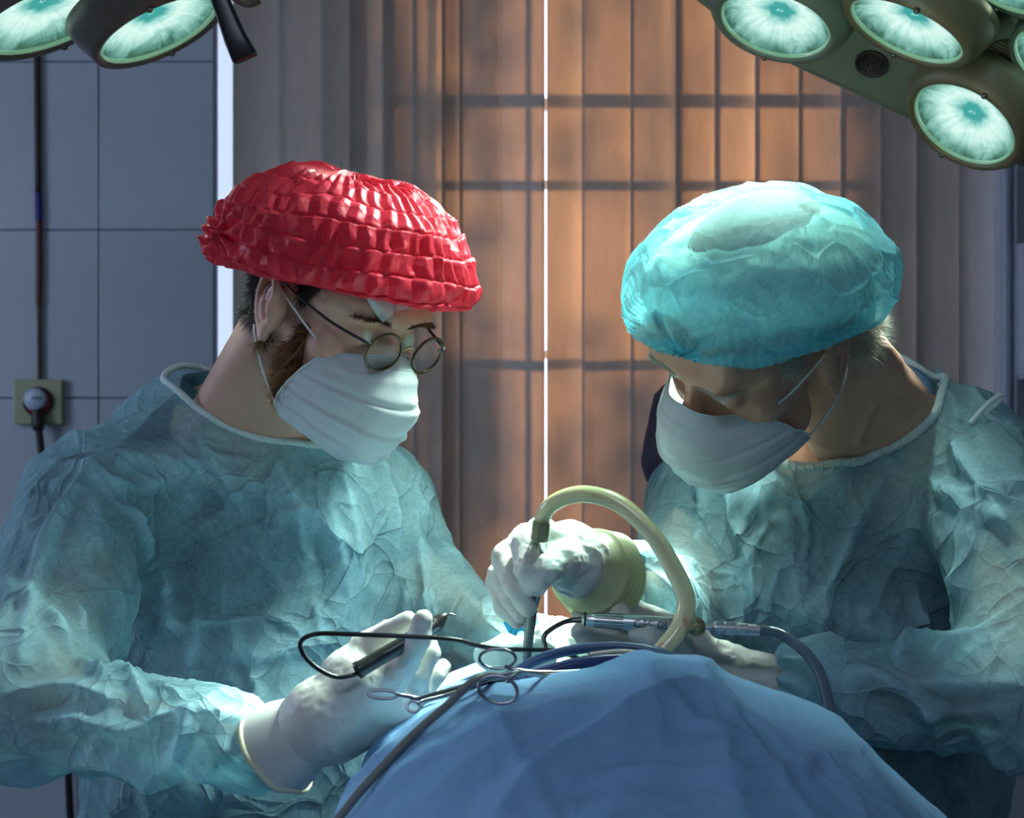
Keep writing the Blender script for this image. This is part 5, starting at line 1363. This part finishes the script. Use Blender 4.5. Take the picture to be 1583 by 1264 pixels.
# yellow suction tube with its connector, handle and nozzle
M['latex'] = noisy('yellow_latex_tube', (.84, .78, .38), (.90, .86, .50), 6, .22, .05, 80)
_b = M['latex'].node_tree.nodes['Principled BSDF']; _b.inputs['Subsurface Weight'].default_value = .3; _b.inputs['Subsurface Radius'].default_value = (.01, .008, .004); _b.inputs['Coat Weight'].default_value = .5
def latex_spots():
    t = NT(M['latex']); co = t.coord((1, 1, 1)); n = t.noise(30, 3, .6, co, 1.5)
    src = t.b.inputs['Base Color'].links[0].from_socket
    mk = t.ramp(n, [(.60, (0, 0, 0)), (.72, (.55, .55, .55))]); mx = t.n('ShaderNodeMix', data_type='RGBA')
    t.l(mk, mx.inputs[0]); t.l(src, mx.inputs[6]); mx.inputs[7].default_value = (.62, .16, .09, 1); t.l(mx.outputs[2], t.b.inputs['Base Color'])
latex_spots()
M['nozzle'] = noisy('grey_nozzle', (.20, .21, .19), (.28, .29, .26), 20, .4, .05, 200, .0004, .35)
su_ = empty('suction_handpiece', P(835, 850, 1.38), 'yellow suction tube arching from the raised gloved hand down to the field', 'suction tube')
mesh_obj('suction_tube', *tube(PP([(836, 826, 1.362), (838, 803, 1.355), (850, 782, 1.345), (878, 767, 1.335), (912, 764, 1.325), (958, 779, 1.315), (1005, 822, 1.305), (1038, 872, 1.30), (1060, 925, 1.295), (1052, 968, 1.29), (1026, 1002, 1.285), (990, 1040, 1.28)]), [.0072, .0075, .0078, .008, .0082, .0082, .0082, .0085, .0088, .0088, .0085, .0085], 18, 12), M['latex'], su_)
M['olive'] = noisy('olive_connector', (.20, .19, .09), (.27, .26, .14), 20, .3, .1, 200)
mesh_obj('connector', *tube([P(837, 806, 1.352), P(835, 822, 1.354), P(833, 833, 1.356)], [.0084, .0088, .0088], 8, 4), M['olive'], su_, False)
mesh_obj('handle', *tube([P(834, 830, 1.358), P(836, 860, 1.375), P(832, 905, 1.385), P(824, 940, 1.39)], [.0052, .0050, .0048, .0048], 12), M['metal'], su_)
mesh_obj('nozzle', *tube([P(825, 925, 1.389), P(820, 960, 1.392), P(816, 1000, 1.40), P(814, 1030, 1.41)], [.0050, .0056, .0046, .0040], 16), M['nozzle'], su_)

# handpiece held in the other hand
a, b = P(899, 957, 1.385), P(1068, 968, 1.385); ax = nrm(b-a); L = np.linalg.norm(b-a)
hp = empty('ultrasonic_handpiece', a, 'polished steel handpiece with bent cannula tip held over the field', 'handpiece')
mesh_obj('barrel', *lathe([(.0035, 0), (.0062, .004), (.0068, .012), (.0078, .05), (.0078, L-.01), (.0070, L-.002), (.005, L)], a, ax, 36), M['chrome'], hp)
R = frame(ax)
for k in range(14):
    t = 2*pi*k/14; d = R[:, 0]*cos(t)+R[:, 1]*sin(t)
    mesh_obj('grip_groove', *tube([a+ax*.012+d*.0067, a+ax*.030+d*.0073, a+ax*.040+d*.0076], .0006, 5, 4), M['gunmetal'], hp)
mesh_obj('neck_ring', *lathe([(.0072, -.0008), (.0074, 0), (.0072, .0008)], a+ax*.003, ax, 28), M['black'], hp)
mesh_obj('cannula', *tube([a+ax*.004, P(882, 959, 1.385), P(868, 963, 1.38), P(848, 975, 1.375), P(841, 984, 1.372), P(841, 992, 1.372), P(847, 1014, 1.37)], [.0030, .0026, .0024, .0024, .0025, .0025, .0022], 14, 8), M['gunmetal'], hp, label='dark bent cannula')
mesh_obj('collar', *lathe([(.004, -.003), (.0078, 0), (.0088, .004), (.0088, .009), (.006, .013), (.0025, .014)], b, ax, 28), M['brass'], hp, label='brass collar')
for k in range(20):
    t = 2*pi*k/20; d = R[:, 0]*cos(t)+R[:, 1]*sin(t); mesh_obj('knurl', *box(b+ax*.0065+d*.0088, (.0012, .0012, .006), R), M['brass'], hp, False)
c0_ = P(1084, 969, 1.385); c1_ = P(1102, 969.5, 1.385); mesh_obj('rod', *tube([c0_-ax*.003, c1_], .0024, 12, 3), M['chrome'], hp)
seg_ = [(.0030, 0), (.0056, .001), (.0062, .003), (.0062, .008), (.0050, .009), (.0050, .011), (.0066, .012), (.0066, .021), (.0052, .022), (.0052, .024), (.0062, .025), (.0062, .034), (.0056, .035), (.0056, .046), (.003, .047)]
a2 = nrm(P(1175, 974, 1.385)-c1_); sc_ = np.linalg.norm(P(1175, 974, 1.385)-c1_)/.047
mesh_obj('plug_connector', *lathe([(r, h_*sc_) for r, h_ in seg_], c1_, a2, 32), M['chrome'], hp, False)
fc = bpy.data.curves.new('engraving', 'FONT'); fc.body = 'C:ESI 08 01'; fc.size = .0105; fc.extrude = .00012; fc.align_x = 'CENTER'; fc.align_y = 'CENTER'
fo = bpy.data.objects.new('engraving_tmp', fc); C.objects.link(fo); dg = bpy.context.evaluated_depsgraph_get(); me = bpy.data.meshes.new_from_object(fo.evaluated_get(dg)); bpy.data.objects.remove(fo)
vv = np.zeros(len(me.vertices)*3); me.vertices.foreach_get('co', vv); vv = vv.reshape(-1, 3)
up_ = nrm(np.cross(ax, [0, 1, 0])); up_ = up_ if up_[2] > 0 else -up_
ct = P(1014, 964.5, 1.385); ang = vv[:, 1]/.0079
W_ = ct+ax*(vv[:, :1]*.92)+up_*(.0081*np.sin(ang))[:, None]+np.array([0, -1., 0])*(.0081*np.cos(ang)+vv[:, 2])[:, None]
me.vertices.foreach_set('co', W_.ravel().astype(np.float32)); me.materials.clear(); me.materials.append(M['black']); me.update()
eo = bpy.data.objects.new('engraving', me); C.objects.link(eo); attach(eo, hp); eo['label'] = 'engraved lettering C:ESI 08 01'
M['cleartube'] = principled('clear_grey_tube', (.22, .30, .36), .12, 0, Transmission_Weight=.45, IOR=1.4)
thing_tube('clear_tube', PP([(1168, 973, 1.385), (1188, 975, 1.385), (1210, 982, 1.385), (1235, 999, 1.38), (1254, 1019, 1.37), (1272, 1052, 1.355), (1290, 1130, 1.33)]), .0054, M['cleartube'], 'clear grey tube curving from the steel handpiece down behind the drape', 'tube')

# electrocautery pen and its black cable
pen = empty('cautery_pen', P(553, 1035, 1.272), 'black pen shaped probe with hooked tip held in the left surgeon\'s hand', 'pen probe')
M['pen'] = noisy('dark_pen_plastic', (.022, .024, .022), (.035, .037, .033), 9, .25, .05)
A_ = P(551, 1037, 1.262); B_ = P(660, 974, 1.280); ax = nrm(B_-A_); L = np.linalg.norm(B_-A_)
mesh_obj('pen_barrel', *lathe([(.0045, -.0005), (.0078, 0), (.0082, .003), (.0074, .006), (.0072, L*.5), (.0070, L*.75), (.0060, L)], A_, ax, 24), M['pen'], pen)
mesh_obj('pen_end_bore', *lathe([(.0052, 0), (.0052, .0008), (.0035, .0012), (0, .0012)], A_-ax*.0012, ax, 20), M['black'], pen)
mesh_obj('pen_nose', *tube([B_, P(674, 964, 1.283), P(684, 955, 1.284), P(691, 950, 1.285)], [.0072, .0082, .0050, .0018], 16, 8), M['brownpen'] if 'brownpen' in M else M['gunmetal'], pen)
mesh_obj('hook_tip', *tube(PP([(690, 950.5, 1.285), (696, 949, 1.286), (704, 951, 1.287)]), [.0016, .0012, .0008], 8), M['gunmetal'], pen)
thing_tube('cable', PP([(556, 1039, 1.262), (543, 1044, 1.255), (520, 1046, 1.25), (496, 1036, 1.245), (474, 1018, 1.24), (464, 997, 1.24), (472, 985, 1.24), (495, 979, 1.24), (540, 980, 1.235), (620, 983, 1.23), (700, 988, 1.235), (735, 997, 1.25), (775, 1003, 1.28), (820, 1004, 1.31), (862, 1006, 1.33), (900, 1020, 1.34)]), .0021, M['black'], 'thin black cable looping from the pen probe across to the field', 'cable', 10)

# hemostats: ring handles, shanks, box lock, jaws
M['steel2'] = noisy('satin_steel', (.30, .30, .33), (.42, .42, .44), 30, .2, .03, 300, .0002, 1.0)
def ring(c, rx, rz, n, r, name, parent, tilt=0, m='steel2'):
    c = np.asarray(c); Rr = frame(n, (0, 0, 1)); ct_, st_ = cos(tilt), sin(tilt)
    pts = []
    for t in np.linspace(0, 2*pi, 30, endpoint=False):
        a_, b_ = rx*cos(t), rz*sin(t); pts.append(c+Rr[:, 0]*(a_*ct_-b_*st_)+Rr[:, 1]*(a_*st_+b_*ct_))
    return mesh_obj(name, *tube(pts, r, 8, raw=True, closed=True), M[m], parent)
s1 = empty('surgical_clamp', P(800, 1038, 1.215), 'silver ring handled clamp with its rings beside the blue hoses, jaws to the right', 'surgical clamp')
ring(P(769, 1018, 1.215), .0155, .0085, (0, -1, .05), .0014, 'finger_ring', s1, 0); ring(ond(770, 1090, .014), .0155, .0105, (0, -1, .25), .0015, 'finger_ring', s1, -.25)
mesh_obj('shank', *tube(PP([(781, 1029, 1.214), (800, 1036, 1.21), (850, 1040, 1.215), (930, 1035, 1.225)]), [.0016, .0022, .0022, .0024], 10), M['steel2'], s1)
mesh_obj('shank', *tube([ond(785, 1078, .014), ond(805, 1060, .012), P(850, 1044, 1.205), P(930, 1035, 1.222)], [.0016, .0022, .0022, .0024], 10), M['steel2'], s1)
mesh_obj('ratchet', *box(P(806, 1046, 1.208), (.006, .003, .011), bev=.0006), M['steel2'], s1, False)
mesh_obj('box_lock', *tube(PP([(928, 1036, 1.225), (960, 1035, 1.222), (985, 1034, 1.222), (1010, 1031, 1.222)]), [.0024, .0048, .0050, .0034], 14, 8, flat=.7), M['chrome'], s1)
mesh_obj('jaw', *tube(PP([(1000, 1031, 1.222), (1030, 1028, 1.222), (1068, 1029, 1.222)]), [.0034, .0028, .0016], 10), M['chrome'], s1)
mesh_obj('jaw', *tube(PP([(1000, 1034, 1.222), (1030, 1033, 1.222), (1066, 1032, 1.222)]), [.0034, .0026, .0014], 10), M['chrome'], s1)
s2 = empty('surgical_clamp', P(660, 1075, 1.17), 'silver ring handled clamp lying in front of the left surgeon\'s fingers', 'surgical clamp')
ring(P(592, 1073, 1.16), .0122, .0036, (0, -1, .6), .0013, 'finger_ring', s2, -.05); ring(P(639, 1092, 1.15), .0052, .0044, (0, -1, .5), .0012, 'finger_ring', s2, -.2)
mesh_obj('shank', *tube(PP([(613, 1073, 1.16), (630, 1076, 1.165), (650, 1079, 1.17), (690, 1068, 1.18), (760, 1050, 1.20)]), [.0013, .0018, .0020, .0022, .0022], 10), M['steel2'], s2)
mesh_obj('shank', *tube(PP([(646, 1087, 1.15), (656, 1082, 1.16), (690, 1074, 1.175), (760, 1052, 1.20)]), [.0012, .0016, .0020, .0022], 10), M['steel2'], s2)
mesh_obj('box_lock', *tube(PP([(725, 1060, 1.19), (745, 1054, 1.195), (765, 1048, 1.20)]), [.002, .0040, .0026], 12, 6, flat=.7), M['steel2'], s2)
mesh_obj('jaw', *tube(PP([(762, 1049, 1.20), (785, 1042, 1.205), (805, 1036, 1.21)]), [.0026, .002, .0012], 10), M['steel2'], s2)
mesh_obj('jaw', *tube(PP([(762, 1051, 1.20), (785, 1045, 1.205), (803, 1040, 1.21)]), [.0024, .0018, .001], 10), M['steel2'], s2)

# blue ring port and gauze in the field
M['port'] = principled('bright_blue_port', (.02, .42, .75), .25, 0, Transmission_Weight=.3)
pt = empty('blue_port', P(806, 985, 1.46), 'bright blue plastic ring port standing in the field under the raised hand', 'port')
ring(P(806, 984, 1.46), .0105, .0115, (0, -1, .3), .0024, 'port_ring', pt, 0, 'port'); ring(P(806, 984, 1.462), .0065, .0075, (0, -1, .3), .0016, 'inner_ring', pt, 0, 'port')
mesh_obj('port_tab', *box(P(789, 967, 1.462), (.010, .003, .014), rotm((0, 1, 0), -.5), bev=.0008), M['port'], pt, False)
mesh_obj('port_stem', *tube(PP([(803, 994, 1.46), (803, 1012, 1.46), (803, 1040, 1.46)]), .0022, 10), M['port'], pt)
def crumpled(name, c, s, seed, mat, **kw):
    V, Fc = nets(s_ell(c, s), np.array(c)-np.array(s)*1.3, np.array(c)+np.array(s)*1.3, .0022); N = vnormals(V, Fc)
    V = V+N*(.010*(crumple(V, 20, seed)-.7)+.004*(crumple(V, 55, seed+2)-.7))[:, None]; return mesh_obj(name, V, Fc, mat, None, True, **kw)
crumpled('gauze_pad', P(800, 1012, 1.45), (.045, .03, .020), 71, M['trim'], label='pale crumpled gauze heaped under the blue port', category='gauze')
